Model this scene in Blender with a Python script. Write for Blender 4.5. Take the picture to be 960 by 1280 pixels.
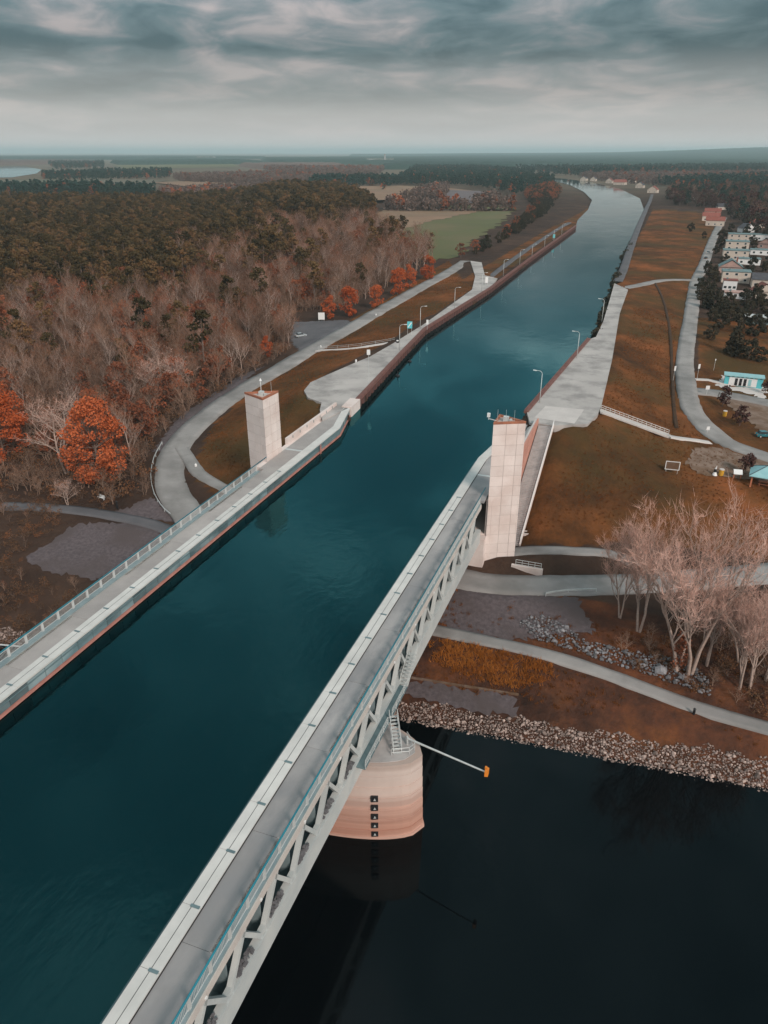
import bpy, math, random
import numpy as np
random.seed(7); rng = np.random.default_rng(7)
S = bpy.context.scene
for o in list(bpy.data.objects): bpy.data.objects.remove(o)
col = S.collection
R = math.radians
# ------------------------------------------------------------------ camera
H = 58.2; FPX = 930.0; HORY = 190.0; VPX = 852.0; CX, CY = 480.0, 640.0
PITCH = math.atan((CY - HORY) / FPX)
Fv = np.array([0, math.cos(PITCH), -math.sin(PITCH)]); Uv = np.array([0, math.sin(PITCH), math.cos(PITCH)])
_v = np.array([VPX - CX, 0, 0.]) + Uv * (CY - HORY) + Fv * FPX
YAW = math.atan2(_v[0], _v[1])
_c, _s = math.cos(YAW), math.sin(YAW)
ROT = np.array([[_c, -_s, 0], [_s, _c, 0], [0, 0, 1]])
cam = bpy.data.objects.new('camera', bpy.data.cameras.new('camera')); col.objects.link(cam)
cam.data.sensor_fit = 'VERTICAL'; cam.data.sensor_height = 24.0
cam.data.lens = 24.0 * FPX / 1280.0
cam.data.clip_start = 0.5; cam.data.clip_end = 120000
cam.location = (0, 0, H); cam.rotation_euler = (math.pi / 2 - PITCH, 0, YAW)
S.camera = cam
S.render.resolution_x, S.render.resolution_y = 768, 1024
S.view_settings.view_transform = 'Standard'; S.view_settings.look = 'None'
S.view_settings.exposure = 0.92; S.view_settings.gamma = 1.0; S.view_settings.use_curve_mapping = False
# ------------------------------------------------------------------ world
SUN_AZ, SUN_EL = R(132), R(34)          # azimuth clockwise from +Y
W = bpy.data.worlds.new('World'); S.world = W; W.use_nodes = True
nt = W.node_tree; nt.nodes.clear()
def N(t, typ, **kw):
    n = t.nodes.new(typ)
    for k, v in kw.items(): setattr(n, k, v)
    return n
def math_n(t, op, a, b=None, clamp=False):
    n = N(t, 'ShaderNodeMath', operation=op); n.use_clamp = clamp
    for i, q in enumerate((a, b)):
        if q is None: continue
        if isinstance(q, (int, float)): n.inputs[i].default_value = q
        else: t.links.new(q, n.inputs[i])
    return n.outputs[0]
def mixc(t, fac, a, b, mode='MIX'):
    n = N(t, 'ShaderNodeMix', data_type='RGBA', blend_type=mode)
    for i, q in ((0, fac), (6, a), (7, b)):
        if isinstance(q, (int, float)): n.inputs[i].default_value = q
        elif isinstance(q, (tuple, list)): n.inputs[i].default_value = (*q, 1) if len(q) == 3 else q
        else: t.links.new(q, n.inputs[i])
    return n.outputs[2]
def ramp(t, fac, stops, interp='LINEAR'):
    n = N(t, 'ShaderNodeValToRGB'); n.color_ramp.interpolation = interp
    e = n.color_ramp.elements
    while len(e) < len(stops): e.new(0.5)
    for q, (p, c) in zip(e, stops):
        q.position = p; q.color = (*c, 1) if len(c) == 3 else c
    t.links.new(fac, n.inputs[0]); return n.outputs[0]
out = N(nt, 'ShaderNodeOutputWorld'); bg = N(nt, 'ShaderNodeBackground')
sky = N(nt, 'ShaderNodeTexSky', sky_type='NISHITA', sun_disc=False)
sky.sun_elevation = SUN_EL; sky.sun_rotation = SUN_AZ; sky.air_density = 1.0; sky.dust_density = 2.0
tc = N(nt, 'ShaderNodeTexCoord'); sp = N(nt, 'ShaderNodeSeparateXYZ'); nt.links.new(tc.outputs['Generated'], sp.inputs[0])
zz = math_n(nt, 'MAXIMUM', sp.outputs[2], 0.0)
den = math_n(nt, 'ADD', zz, 0.15)
cb = N(nt, 'ShaderNodeCombineXYZ')
nt.links.new(math_n(nt, 'DIVIDE', sp.outputs[0], den), cb.inputs[0])
nt.links.new(math_n(nt, 'DIVIDE', sp.outputs[1], den), cb.inputs[1])
def cloud_noise(scale, detail, rough, off, dist=0.0):
    mp = N(nt, 'ShaderNodeMapping'); mp.inputs['Location'].default_value = off
    nt.links.new(cb.outputs[0], mp.inputs[0])
    n = N(nt, 'ShaderNodeTexNoise'); n.inputs['Scale'].default_value = scale
    n.inputs['Detail'].default_value = detail; n.inputs['Roughness'].default_value = rough
    n.inputs['Distortion'].default_value = dist
    nt.links.new(mp.outputs[0], n.inputs['Vector']); return n.outputs[0]
n1 = cloud_noise(0.95, 6, 0.5, (41.2, 3.3, 5.1), 0.5)
n2 = cloud_noise(3.1, 7, 0.58, (5.0, 2.0, 1.0), 0.6)
cl = math_n(nt, 'ADD', math_n(nt, 'MULTIPLY', n1, 0.66), math_n(nt, 'MULTIPLY', n2, 0.34))
K = 0.74 / 0.1
def kc(c): return tuple(x * K for x in c)
ccol = ramp(nt, cl, [(0.41, (0.024, 0.044, 0.048)), (0.48, (0.055, 0.080, 0.084)), (0.535, (0.112, 0.118, 0.12)), (0.60, (0.215, 0.188, 0.18))])
# overcast luminance law: brighter towards the zenith
lum = math_n(nt, 'ADD', 1.0, math_n(nt, 'MULTIPLY', ramp(nt, zz, [(0.05, (0, 0, 0)), (0.42, (1, 1, 1))], 'EASE'), 4.2))
hz = ramp(nt, zz, [(0.0, (1, 1, 1)), (0.03, (0.66, 0.66, 0.66)), (0.07, (0.24, 0.24, 0.24)), (0.11, (0, 0, 0))], 'EASE')
base = mixc(nt, hz, ccol, (0.52, 0.485, 0.47))
vm = N(nt, 'ShaderNodeVectorMath', operation='SCALE'); nt.links.new(base, vm.inputs[0]); nt.links.new(math_n(nt, 'MULTIPLY', lum, K), vm.inputs['Scale'])
fin = mixc(nt, 0.93, sky.outputs[0], vm.outputs[0])
nt.links.new(fin, bg.inputs[0]); bg.inputs[1].default_value = 0.1
nt.links.new(bg.outputs[0], out.inputs[0])
sun = bpy.data.objects.new('sun', bpy.data.lights.new('sun', 'SUN')); col.objects.link(sun)
sun.data.energy = 1.5; sun.data.angle = R(14); sun.data.color = (1.0, 0.87, 0.78)
sun.rotation_euler = (math.pi / 2 - SUN_EL, 0, math.pi - SUN_AZ); sun.location = (60, -60, 200)
sun['label'] = 'soft daylight'

# ------------------------------------------------------------------ helpers
def ray(x, y):
    d = np.array([x - CX, 0, 0.]) + Uv * (CY - y) + Fv * FPX
    return ROT @ d
def atz(x, y, z):
    d = ray(x, y); t = (z - H) / d[2]; return np.array([d[0] * t, d[1] * t, z])
def cat_tag(o, label, cat, group=None):
    o['label'] = label; o['category'] = cat
    if group: o['group'] = group
    return o
def empty(name, loc, label=None, cat=None, group=None, rz=0):
    o = bpy.data.objects.new(name, None); col.objects.link(o); o.location = loc; o.rotation_euler = (0, 0, rz)
    o.empty_display_size = 0.5
    if label: cat_tag(o, label, cat, group)
    return o
class MB:
    def __init__(s): s.v = []; s.f = []; s.m = []
    def add(s, vs, fs, m=0):
        b = len(s.v); s.v += [tuple(map(float, q)) for q in vs]
        s.f += [tuple(b + i for i in q) for q in fs]; s.m += [m] * len(fs)
    def box(s, x0, x1, y0, y1, z0, z1, m=0):
        s.add([(x0, y0, z0), (x1, y0, z0), (x1, y1, z0), (x0, y1, z0), (x0, y0, z1), (x1, y0, z1), (x1, y1, z1), (x0, y1, z1)],
              [(3, 2, 1, 0), (4, 5, 6, 7), (0, 1, 5, 4), (1, 2, 6, 5), (2, 3, 7, 6), (3, 0, 4, 7)], m)
        return s
    def beam(s, p, q, w, h, up=(0, 0, 1), m=0):
        p = np.array(p, float); q = np.array(q, float); d = q - p; d /= np.linalg.norm(d)
        a = np.cross(d, up)
        if np.linalg.norm(a) < 1e-6: a = np.cross(d, (1, 0, 0))
        a /= np.linalg.norm(a); b = np.cross(a, d)
        c = [(-1, -1), (1, -1), (1, 1), (-1, 1)]
        s.add([p + a * i * w / 2 + b * j * h / 2 for i, j in c] + [q + a * i * w / 2 + b * j * h / 2 for i, j in c],
              [(0, 1, 2, 3), (7, 6, 5, 4), (1, 0, 4, 5), (2, 1, 5, 6), (3, 2, 6, 7), (0, 3, 7, 4)], m)
        return s
    def tube(s, p, q, r0, r1=None, n=6, m=0, cap=True):
        if r1 is None: r1 = r0
        p = np.array(p, float); q = np.array(q, float); d = q - p; d /= (np.linalg.norm(d) + 1e-9)
        a = np.cross(d, (0, 0, 1))
        if np.linalg.norm(a) < 1e-3: a = np.cross(d, (1, 0, 0))
        a /= np.linalg.norm(a); b = np.cross(d, a)
        vs = []
        for c, r in ((p, r0), (q, r1)):
            for i in range(n):
                t = 2 * math.pi * i / n; vs.append(c + (a * math.cos(t) + b * math.sin(t)) * r)
        fs = [(i, (i + 1) % n, n + (i + 1) % n, n + i) for i in range(n)]
        if cap: fs += [tuple(range(n - 1, -1, -1)), tuple(range(n, 2 * n))]
        s.add(vs, fs, m); return s
    def prism(s, poly, z0, z1, m=0):
        n = len(poly); a = sum(poly[i][0] * poly[(i + 1) % n][1] - poly[(i + 1) % n][0] * poly[i][1] for i in range(n))
        if a < 0: poly = poly[::-1]
        s.add([(x, y, z0) for x, y in poly] + [(x, y, z1) for x, y in poly],
              [tuple(range(n - 1, -1, -1)), tuple(range(n, 2 * n))] + [(i, (i + 1) % n, n + (i + 1) % n, n + i) for i in range(n)], m)
        return s
    def mesh(s, name, mats, smooth=False):
        me = bpy.data.meshes.new(name); me.from_pydata(s.v, [], s.f)
        for q in (mats if isinstance(mats, (list, tuple)) else [mats]): me.materials.append(q)
        me.polygons.foreach_set('material_index', s.m)
        if smooth: me.polygons.foreach_set('use_smooth', [True] * len(s.f))
        me.update(); return me
    def build(s, name, mats, parent=None, org=None, smooth=False):
        if org is not None:
            s.v = [(x - org[0], y - org[1], z - org[2]) for x, y, z in s.v]
        o = bpy.data.objects.new(name, s.mesh(name, mats, smooth)); col.objects.link(o)
        if parent is not None: o.parent = parent
        elif org is not None: o.location = org
        return o
def place(name, mesh, parent=None, loc=(0, 0, 0), rz=0, sc=1.0):
    o = bpy.data.objects.new(name, mesh); col.objects.link(o); o.location = loc; o.rotation_euler = (0, 0, rz)
    if sc != 1.0: o.scale = (sc, sc, sc) if isinstance(sc, (int, float)) else sc
    if parent is not None: o.parent = parent
    return o
def struct(o): o['kind'] = 'structure'; return o
def np_mesh(name, V, F, mats):
    """V (n,3), F (m,k) arrays"""
    me = bpy.data.meshes.new(name); V = np.asarray(V, np.float32); F = np.asarray(F, np.int32)
    k = F.shape[1]
    me.vertices.add(len(V)); me.vertices.foreach_set('co', V.ravel())
    me.loops.add(F.size); me.loops.foreach_set('vertex_index', F.ravel())
    me.polygons.add(len(F)); me.polygons.foreach_set('loop_start', np.arange(0, F.size, k, dtype=np.int32))
    me.polygons.foreach_set('loop_total', np.full(len(F), k, np.int32))
    for q in (mats if isinstance(mats, (list, tuple)) else [mats]): me.materials.append(q)
    me.update(calc_edges=True); me.validate(); return me
def pip(px, py, poly):
    px = np.asarray(px, float); py = np.asarray(py, float); r = np.zeros(px.shape, bool); n = len(poly)
    for i in range(n):
        x0, y0 = poly[i][:2]; x1, y1 = poly[(i + 1) % n][:2]
        if y0 == y1: continue
        c = ((y0 > py) != (y1 > py)) & (px < (x1 - x0) * (py - y0) / (y1 - y0) + x0); r ^= c
    return r
def seg_dist(px, py, pts, closed=False):
    px = np.asarray(px, float); py = np.asarray(py, float)
    best = np.full(px.shape, 1e9); par = np.zeros(px.shape); n = len(pts)
    for i in range(n if closed else n - 1):
        a = pts[i]; b = pts[(i + 1) % n]; dx, dy = b[0] - a[0], b[1] - a[1]; L = dx * dx + dy * dy + 1e-9
        t = np.clip(((px - a[0]) * dx + (py - a[1]) * dy) / L, 0, 1)
        d = np.hypot(px - a[0] - t * dx, py - a[1] - t * dy); k = d < best
        best = np.where(k, d, best); par = np.where(k, i + t, par)
    return best, par
def spline(pts, step=2.0):
    P = np.array(pts, float); o = []
    for i in range(len(P) - 1):
        p0 = P[max(i - 1, 0)]; p1 = P[i]; p2 = P[i + 1]; p3 = P[min(i + 2, len(P) - 1)]
        n = max(2, int(np.linalg.norm((p2 - p1)[:2]) / step))
        for t in np.linspace(0, 1, n, endpoint=False):
            o.append(0.5 * (2 * p1 + (p2 - p0) * t + (2 * p0 - 5 * p1 + 4 * p2 - p3) * t * t + (3 * p1 - p0 - 3 * p2 + p3) * t ** 3))
    o.append(P[-1]); return np.array(o)

# ------------------------------------------------------------------ materials
MATS = {}
def mat(name, c1, c2=None, scale=1.0, rough=0.8, detail=6, bump=0.0, bscale=None, metal=0.0, c3=None, s3=0.15, spec=0.3, rnd=0.0, lo=0.35, hi=0.65, coord='Object', stretch=None):
    m = bpy.data.materials.new(name); m.use_nodes = True; t = m.node_tree; b = t.nodes['Principled BSDF']
    tcn = N(t, 'ShaderNodeTexCoord'); vec = tcn.outputs['Object']
    if coord == 'World': vec = N(t, 'ShaderNodeNewGeometry').outputs['Position']
    if stretch:
        mp = N(t, 'ShaderNodeMapping'); mp.inputs['Scale'].default_value = stretch; t.links.new(vec, mp.inputs[0]); vec = mp.outputs[0]
    def nz(sc, de=detail, ro=0.6):
        n = N(t, 'ShaderNodeTexNoise'); n.inputs['Scale'].default_value = sc; n.inputs['Detail'].default_value = de; n.inputs['Roughness'].default_value = ro
        t.links.new(vec, n.inputs['Vector']); return n.outputs[0]
    if c2 is None: c2 = tuple(x * 0.8 for x in c1)
    colr = ramp(t, nz(scale), [(lo, c1), (hi, c2)])
    if c3 is not None:
        f = ramp(t, nz(s3, 4), [(0.45, (0, 0, 0)), (0.65, (1, 1, 1))]); colr = mixc(t, f, colr, c3)
    if rnd:
        oi = N(t, 'ShaderNodeObjectInfo')
        f = math_n(t, 'ADD', 1 - rnd, math_n(t, 'MULTIPLY', oi.outputs['Random'], 2 * rnd))
        v = N(t, 'ShaderNodeVectorMath', operation='SCALE'); t.links.new(colr, v.inputs[0]); t.links.new(f, v.inputs['Scale']); colr = v.outputs[0]
    t.links.new(colr, b.inputs['Base Color']); b.inputs['Roughness'].default_value = rough; b.inputs['Metallic'].default_value = metal
    b.inputs['Specular IOR Level'].default_value = spec
    if bump:
        bn = N(t, 'ShaderNodeBump'); bn.inputs['Strength'].default_value = bump; bn.inputs['Distance'].default_value = 0.1
        t.links.new(nz(bscale or scale * 4), bn.inputs['Height']); t.links.new(bn.outputs[0], b.inputs['Normal'])
    MATS[name] = m; return m
def leaf_mat(name, stops, detail_mix=0.35, nscale=0.6):
    m = bpy.data.materials.new(name); m.use_nodes = True; t = m.node_tree; b = t.nodes['Principled BSDF']
    oi = N(t, 'ShaderNodeObjectInfo'); g = N(t, 'ShaderNodeNewGeometry')
    n = N(t, 'ShaderNodeTexNoise'); n.inputs['Scale'].default_value = nscale; n.inputs['Detail'].default_value = 3
    t.links.new(g.outputs['Position'], n.inputs['Vector'])
    f = math_n(t, 'ADD', math_n(t, 'MULTIPLY', oi.outputs['Random'], 1 - detail_mix), math_n(t, 'MULTIPLY', n.outputs[0], detail_mix))
    t.links.new(ramp(t, f, stops), b.inputs['Base Color']); b.inputs['Roughness'].default_value = 0.85; b.inputs['Specular IOR Level'].default_value = 0.1
    return m
M = {}
M['concrete'] = mat('pale_concrete', (0.74, 0.645, 0.61), (0.68, 0.585, 0.55), 0.25, 0.85, bump=0.25, bscale=6, c3=(0.62, 0.51, 0.47), s3=0.16, coord='World', rnd=0.05)
M['concrete_grey'] = mat('grey_concrete', (0.44, 0.41, 0.40), (0.33, 0.31, 0.305), 0.5, 0.85, bump=0.2, bscale=5, coord='World')
M['joint'] = mat('joint_mortar', (0.5, 0.43, 0.4), (0.43, 0.37, 0.345), 0.5, 0.9, coord='World')
M['coping'] = mat('rust_coping', (0.42, 0.16, 0.09), (0.28, 0.11, 0.07), 1.2, 0.8)
M['deck'] = mat('stained_deck', (0.38, 0.36, 0.355), (0.26, 0.25, 0.25), 0.16, 0.75, bump=0.15, bscale=3, c3=(0.25, 0.245, 0.25), s3=0.35, coord='World', stretch=(1.0, 0.6, 1), detail=9, rnd=0.06)
M['deck_left'] = mat('pale_deck', (0.40, 0.365, 0.35), (0.31, 0.285, 0.275), 0.2, 0.75, bump=0.15, bscale=3, coord='World', detail=9, rnd=0.06)
M['cap'] = mat('cap_metal', (0.62, 0.60, 0.575), (0.53, 0.515, 0.495), 0.4, 0.55, coord='World', rnd=0.04)
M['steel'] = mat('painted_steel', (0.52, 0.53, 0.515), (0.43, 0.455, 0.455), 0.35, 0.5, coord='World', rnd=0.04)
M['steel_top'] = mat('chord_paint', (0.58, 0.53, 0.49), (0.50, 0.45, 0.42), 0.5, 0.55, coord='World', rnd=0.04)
M['steel_dark'] = mat('dark_teal_steel', (0.15, 0.215, 0.23), (0.11, 0.165, 0.18), 0.5, 0.5, coord='World', rnd=0.08)  # dark teal steel for plates behind the truss and small fittings
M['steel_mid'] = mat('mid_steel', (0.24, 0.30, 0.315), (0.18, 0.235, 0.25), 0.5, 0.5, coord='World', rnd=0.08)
M['rust'] = mat('rusty_plate', (0.23, 0.13, 0.095), (0.15, 0.10, 0.085), 0.8, 0.8, coord='World')
M['teal_rail'] = mat('teal_rail', (0.02, 0.20, 0.26), (0.015, 0.15, 0.2), 1.0, 0.4)
M['rail'] = mat('galvanised', (0.62, 0.63, 0.62), (0.5, 0.52, 0.52), 2.0, 0.45, metal=0.2)
M['dark'] = mat('dark_gap', (0.03, 0.03, 0.033), (0.02, 0.02, 0.022), 1.0, 0.8)
M['fender'] = mat('pink_fender', (0.50, 0.23, 0.19), (0.40, 0.17, 0.14), 0.6, 0.7, coord='World')
M['wall_glass'] = mat('wall_panel', (0.10, 0.15, 0.165), (0.23, 0.29, 0.305), 0.5, 0.35, coord='World', stretch=(1, 0.35, 1), rnd=0.45, detail=3)
M['sheet_pile'] = mat('sheet_pile', (0.115, 0.05, 0.042), (0.07, 0.033, 0.03), 0.8, 0.8, coord='World')
M['pile_cap'] = mat('pile_cap', (0.20, 0.09, 0.075), (0.145, 0.065, 0.055), 0.5, 0.75, coord='World')
M['asphalt'] = mat('pale_asphalt', (0.32, 0.302, 0.292), (0.25, 0.235, 0.228), 0.12, 0.9, bump=0.2, bscale=8, coord='World', c3=(0.19, 0.18, 0.173), s3=0.09)
M['asphalt_dark'] = mat('dark_asphalt', (0.125, 0.118, 0.125), (0.09, 0.087, 0.094), 0.12, 0.9, bump=0.2, bscale=8, coord='World')
M['apron'] = mat('apron_concrete', (0.46, 0.425, 0.405), (0.38, 0.35, 0.335), 0.1, 0.85, bump=0.1, bscale=5, coord='World', c3=(0.27, 0.25, 0.24), s3=0.16)
M['slab_pale'] = mat('pale_slab', (0.56, 0.515, 0.49), (0.49, 0.45, 0.43), 0.3, 0.85, coord='World')
M['gravel'] = mat('slope_gravel', (0.125, 0.10, 0.105), (0.075, 0.06, 0.064), 1.6, 0.95, bump=0.8, bscale=3, coord='World', c3=(0.085, 0.066, 0.066), s3=0.12)
M['ditch'] = mat('ditch_earth', (0.035, 0.02, 0.012), (0.07, 0.035, 0.016), 0.8, 0.95, bump=0.8, bscale=3, coord='World')
M['sandy'] = mat('worn_sand', (0.22, 0.155, 0.12), (0.15, 0.10, 0.075), 0.4, 0.95, bump=0.3, coord='World', c3=(0.13, 0.075, 0.045), s3=0.2)
M['field_green'] = mat('green_crop', (0.115, 0.115, 0.045), (0.09, 0.095, 0.04), 0.02, 0.95, coord='World', c3=(0.15, 0.12, 0.06), s3=0.01)
M['field_tan'] = mat('stubble', (0.27, 0.165, 0.105), (0.21, 0.13, 0.085), 0.02, 0.95, coord='World', c3=(0.19, 0.13, 0.08), s3=0.008)
M['field_grey'] = mat('ploughed', (0.15, 0.12, 0.125), (0.12, 0.10, 0.105), 0.02, 0.95, coord='World')
M['field_dull'] = mat('far_meadow', (0.15, 0.12, 0.085), (0.11, 0.095, 0.07), 0.01, 0.95, coord='World', c3=(0.11, 0.115, 0.075), s3=0.004)
M['stone'] = mat('rip_rap', (0.36, 0.27, 0.235), (0.17, 0.125, 0.11), 1.5, 0.9, rnd=0.6, coord='World')
M['stone_grey'] = mat('grey_rubble', (0.21, 0.205, 0.215), (0.11, 0.105, 0.112), 1.5, 0.9, rnd=0.45, coord='World')
M['boulder'] = mat('dark_boulder', (0.085, 0.065, 0.055), (0.05, 0.042, 0.038), 1.2, 0.9, rnd=0.3)
M['bark'] = mat('bark', (0.19, 0.135, 0.11), (0.12, 0.085, 0.07), 3, 0.9, rnd=0.2)
M['bark_pale'] = mat('pale_bark', (0.46, 0.35, 0.30), (0.33, 0.24, 0.20), 3, 0.9, rnd=0.15)
M['bark_mid'] = mat('grey_bark', (0.30, 0.20, 0.15), (0.19, 0.125, 0.092), 3, 0.9, rnd=0.25)
M['twig'] = leaf_mat('bare_twigs', [(0.15, (0.035, 0.015, 0.009)), (0.33, (0.11, 0.047, 0.025)), (0.52, (0.20, 0.094, 0.054)), (0.68, (0.37, 0.215, 0.145)), (0.76, (0.26, 0.078, 0.032))])
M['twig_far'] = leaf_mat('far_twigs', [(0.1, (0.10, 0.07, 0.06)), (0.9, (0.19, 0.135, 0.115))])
M['twig_hero'] = leaf_mat('pale_twigs', [(0.0, (0.66, 0.42, 0.34)), (1.0, (0.78, 0.53, 0.45))])
M['pine'] = leaf_mat('pine_needles', [(0.15, (0.035, 0.028, 0.013)), (0.45, (0.072, 0.050, 0.022)), (0.7, (0.118, 0.073, 0.032)), (0.85, (0.16, 0.085, 0.04))])
M['pine_far'] = leaf_mat('hazed_far_needles', [(0.1, (0.014, 0.040, 0.034)), (0.6, (0.026, 0.054, 0.044)), (0.9, (0.046, 0.06, 0.044))])  # teal of distant haze is mixed into the needle colour
M['orange'] = leaf_mat('orange_leaves', [(0.1, (0.26, 0.05, 0.018)), (0.5, (0.40, 0.088, 0.030)), (0.9, (0.50, 0.145, 0.06))], 0.5, 0.9)
M['russet'] = leaf_mat('russet_leaves', [(0.1, (0.13, 0.048, 0.028)), (0.5, (0.22, 0.075, 0.04)), (0.9, (0.36, 0.11, 0.05))], 0.4)
M['darkred'] = leaf_mat('dark_red_leaves', [(0.0, (0.055, 0.028, 0.026)), (1.0, (0.09, 0.042, 0.035))])
M['brush'] = leaf_mat('dry_brush', [(0.0, (0.075, 0.045, 0.03)), (0.5, (0.13, 0.07, 0.04)), (1.0, (0.22, 0.085, 0.035))])
M['tuft'] = leaf_mat('dry_grass_blades', [(0.1, (0.13, 0.050, 0.018)), (0.5, (0.21, 0.08, 0.027)), (0.9, (0.33, 0.125, 0.038))], 0.75, 0.09)
M['tuft_orange'] = leaf_mat('orange_grass_blades', [(0.1, (0.22, 0.075, 0.018)), (0.5, (0.42, 0.15, 0.03)), (0.9, (0.55, 0.22, 0.05))], 0.75, 0.15)
M['green_bush'] = leaf_mat('evergreen_bush', [(0.0, (0.03, 0.032, 0.022)), (1.0, (0.07, 0.055, 0.035))])
M['white'] = mat('white_paint', (0.75, 0.75, 0.74), (0.68, 0.68, 0.68), 2, 0.5)
M['cyan'] = mat('cyan_paint', (0.12, 0.52, 0.57), (0.10, 0.45, 0.5), 1, 0.5)
M['cyan_roof'] = mat('pale_cyan_roof', (0.30, 0.52, 0.54), (0.25, 0.46, 0.49), 0.6, 0.55)
M['yellow'] = mat('yellow_plastic', (0.62, 0.34, 0.04), (0.52, 0.28, 0.03), 2, 0.5)
M['orange_paint'] = mat('orange_paint', (0.75, 0.24, 0.03), (0.62, 0.2, 0.03), 2, 0.5)
M['wood_orange'] = mat('orange_timber', (0.55, 0.2, 0.11), (0.42, 0.16, 0.09), 2, 0.7)
M['black'] = mat('black_paint', (0.015, 0.015, 0.017), (0.02, 0.02, 0.022), 2, 0.5)
M['glass_dark'] = mat('window_glass', (0.03, 0.04, 0.045), (0.02, 0.03, 0.035), 2, 0.12, spec=0.6)
M['cream'] = mat('cream_render', (0.58, 0.50, 0.43), (0.50, 0.43, 0.37), 0.5, 0.85, rnd=0.12)
M['pinkwall'] = mat('pink_render', (0.46, 0.30, 0.26), (0.38, 0.25, 0.22), 0.5, 0.85)
M['roof_red'] = mat('red_tiles', (0.26, 0.085, 0.065), (0.19, 0.065, 0.05), 1.0, 0.8, rnd=0.15)
M['roof_dark'] = mat('dark_roof', (0.085, 0.085, 0.095), (0.06, 0.06, 0.07), 1.0, 0.8)
M['roof_teal'] = mat('grey_green_roof', (0.17, 0.24, 0.245), (0.13, 0.19, 0.2), 0.8, 0.7)
M['tyre'] = mat('tyre_rubber', (0.02, 0.02, 0.02), (0.03, 0.03, 0.03), 3, 0.9)
M['car_teal'] = mat('teal_car_paint', (0.03, 0.17, 0.20), (0.03, 0.15, 0.18), 1, 0.25, spec=0.6)
M['car_silver'] = mat('silver_car_paint', (0.42, 0.46, 0.48), (0.38, 0.42, 0.44), 1, 0.25, spec=0.6)
M['car_dark'] = mat('dark_car_paint', (0.03, 0.035, 0.04), (0.03, 0.03, 0.035), 1, 0.25, spec=0.6)

def water_mat(name, body, tint, edge, ior, rough, scales, bstr):
    m = bpy.data.materials.new(name); m.use_nodes = True; t = m.node_tree; t.nodes.clear()
    o = N(t, 'ShaderNodeOutputMaterial'); g = N(t, 'ShaderNodeNewGeometry')
    df = N(t, 'ShaderNodeBsdfDiffuse'); df.inputs[0].default_value = (*body, 1)
    gl = N(t, 'ShaderNodeBsdfGlossy'); gl.inputs[0].default_value = (*tint, 1); gl.inputs['Roughness'].default_value = rough
    fr = N(t, 'ShaderNodeFresnel'); fr.inputs[0].default_value = ior
    h = None
    for sc, a, st in scales:
        mp = N(t, 'ShaderNodeMapping'); mp.inputs['Scale'].default_value = st; t.links.new(g.outputs['Position'], mp.inputs[0])
        n = N(t, 'ShaderNodeTexNoise'); n.inputs['Scale'].default_value = sc; n.inputs['Detail'].default_value = 3
        t.links.new(mp.outputs[0], n.inputs['Vector']); q = math_n(t, 'MULTIPLY', n.outputs[0], a)
        h = q if h is None else math_n(t, 'ADD', h, q)
    b = N(t, 'ShaderNodeBump'); b.inputs['Strength'].default_value = bstr; b.inputs['Distance'].default_value = 1.0
    t.links.new(h, b.inputs['Height'])
    for n in (df, gl, fr): t.links.new(b.outputs[0], n.inputs['Normal'])
    mp = N(t, 'ShaderNodeMapping'); mp.inputs['Scale'].default_value = (1.0, 0.35, 1); t.links.new(g.outputs['Position'], mp.inputs[0])
    n = N(t, 'ShaderNodeTexNoise'); n.inputs['Scale'].default_value = 0.022; n.inputs['Detail'].default_value = 4; n.inputs['Distortion'].default_value = 0.6; t.links.new(mp.outputs[0], n.inputs['Vector'])
    wind = ramp(t, n.outputs[0], [(0.42, (0, 0, 0)), (0.62, (1, 1, 1))])
    t.links.new(math_n(t, 'ADD', rough * 0.6, math_n(t, 'MULTIPLY', wind, 0.06)), gl.inputs['Roughness'])
    t.links.new(math_n(t, 'MULTIPLY', math_n(t, 'ADD', 0.45, math_n(t, 'MULTIPLY', wind, 1.3)), bstr), b.inputs['Strength'])
    t.links.new(ramp(t, fr.outputs[0], [(0.0, tint), (0.24, tuple(0.78 * a + 0.22 * e for a, e in zip(tint, edge))), (0.55, edge)]), gl.inputs[0])
    mx = N(t, 'ShaderNodeMixShader'); t.links.new(fr.outputs[0], mx.inputs[0]); t.links.new(df.outputs[0], mx.inputs[1]); t.links.new(gl.outputs[0], mx.inputs[2])
    t.links.new(mx.outputs[0], o.inputs[0]); return m
M['canal_water'] = water_mat('canal_water', (0.0002, 0.0030, 0.0042), (0.16, 0.88, 1.0), (0.92, 1.0, 1.0), 1.45, 0.05, [(1.3, 0.022, (1, 0.6, 1)), (0.5, 0.05, (1, 0.5, 1)), (0.06, 0.25, (1, 0.45, 1))], 0.55)
M['river_water'] = water_mat('river_water', (0.001, 0.0018, 0.0026), (0.48, 0.60, 0.64), (0.7, 0.85, 0.88), 1.33, 0.05, [(0.6, 0.05, (1, 0.6, 1)), (0.08, 0.2, (0.5, 1, 1))], 0.12)

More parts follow.
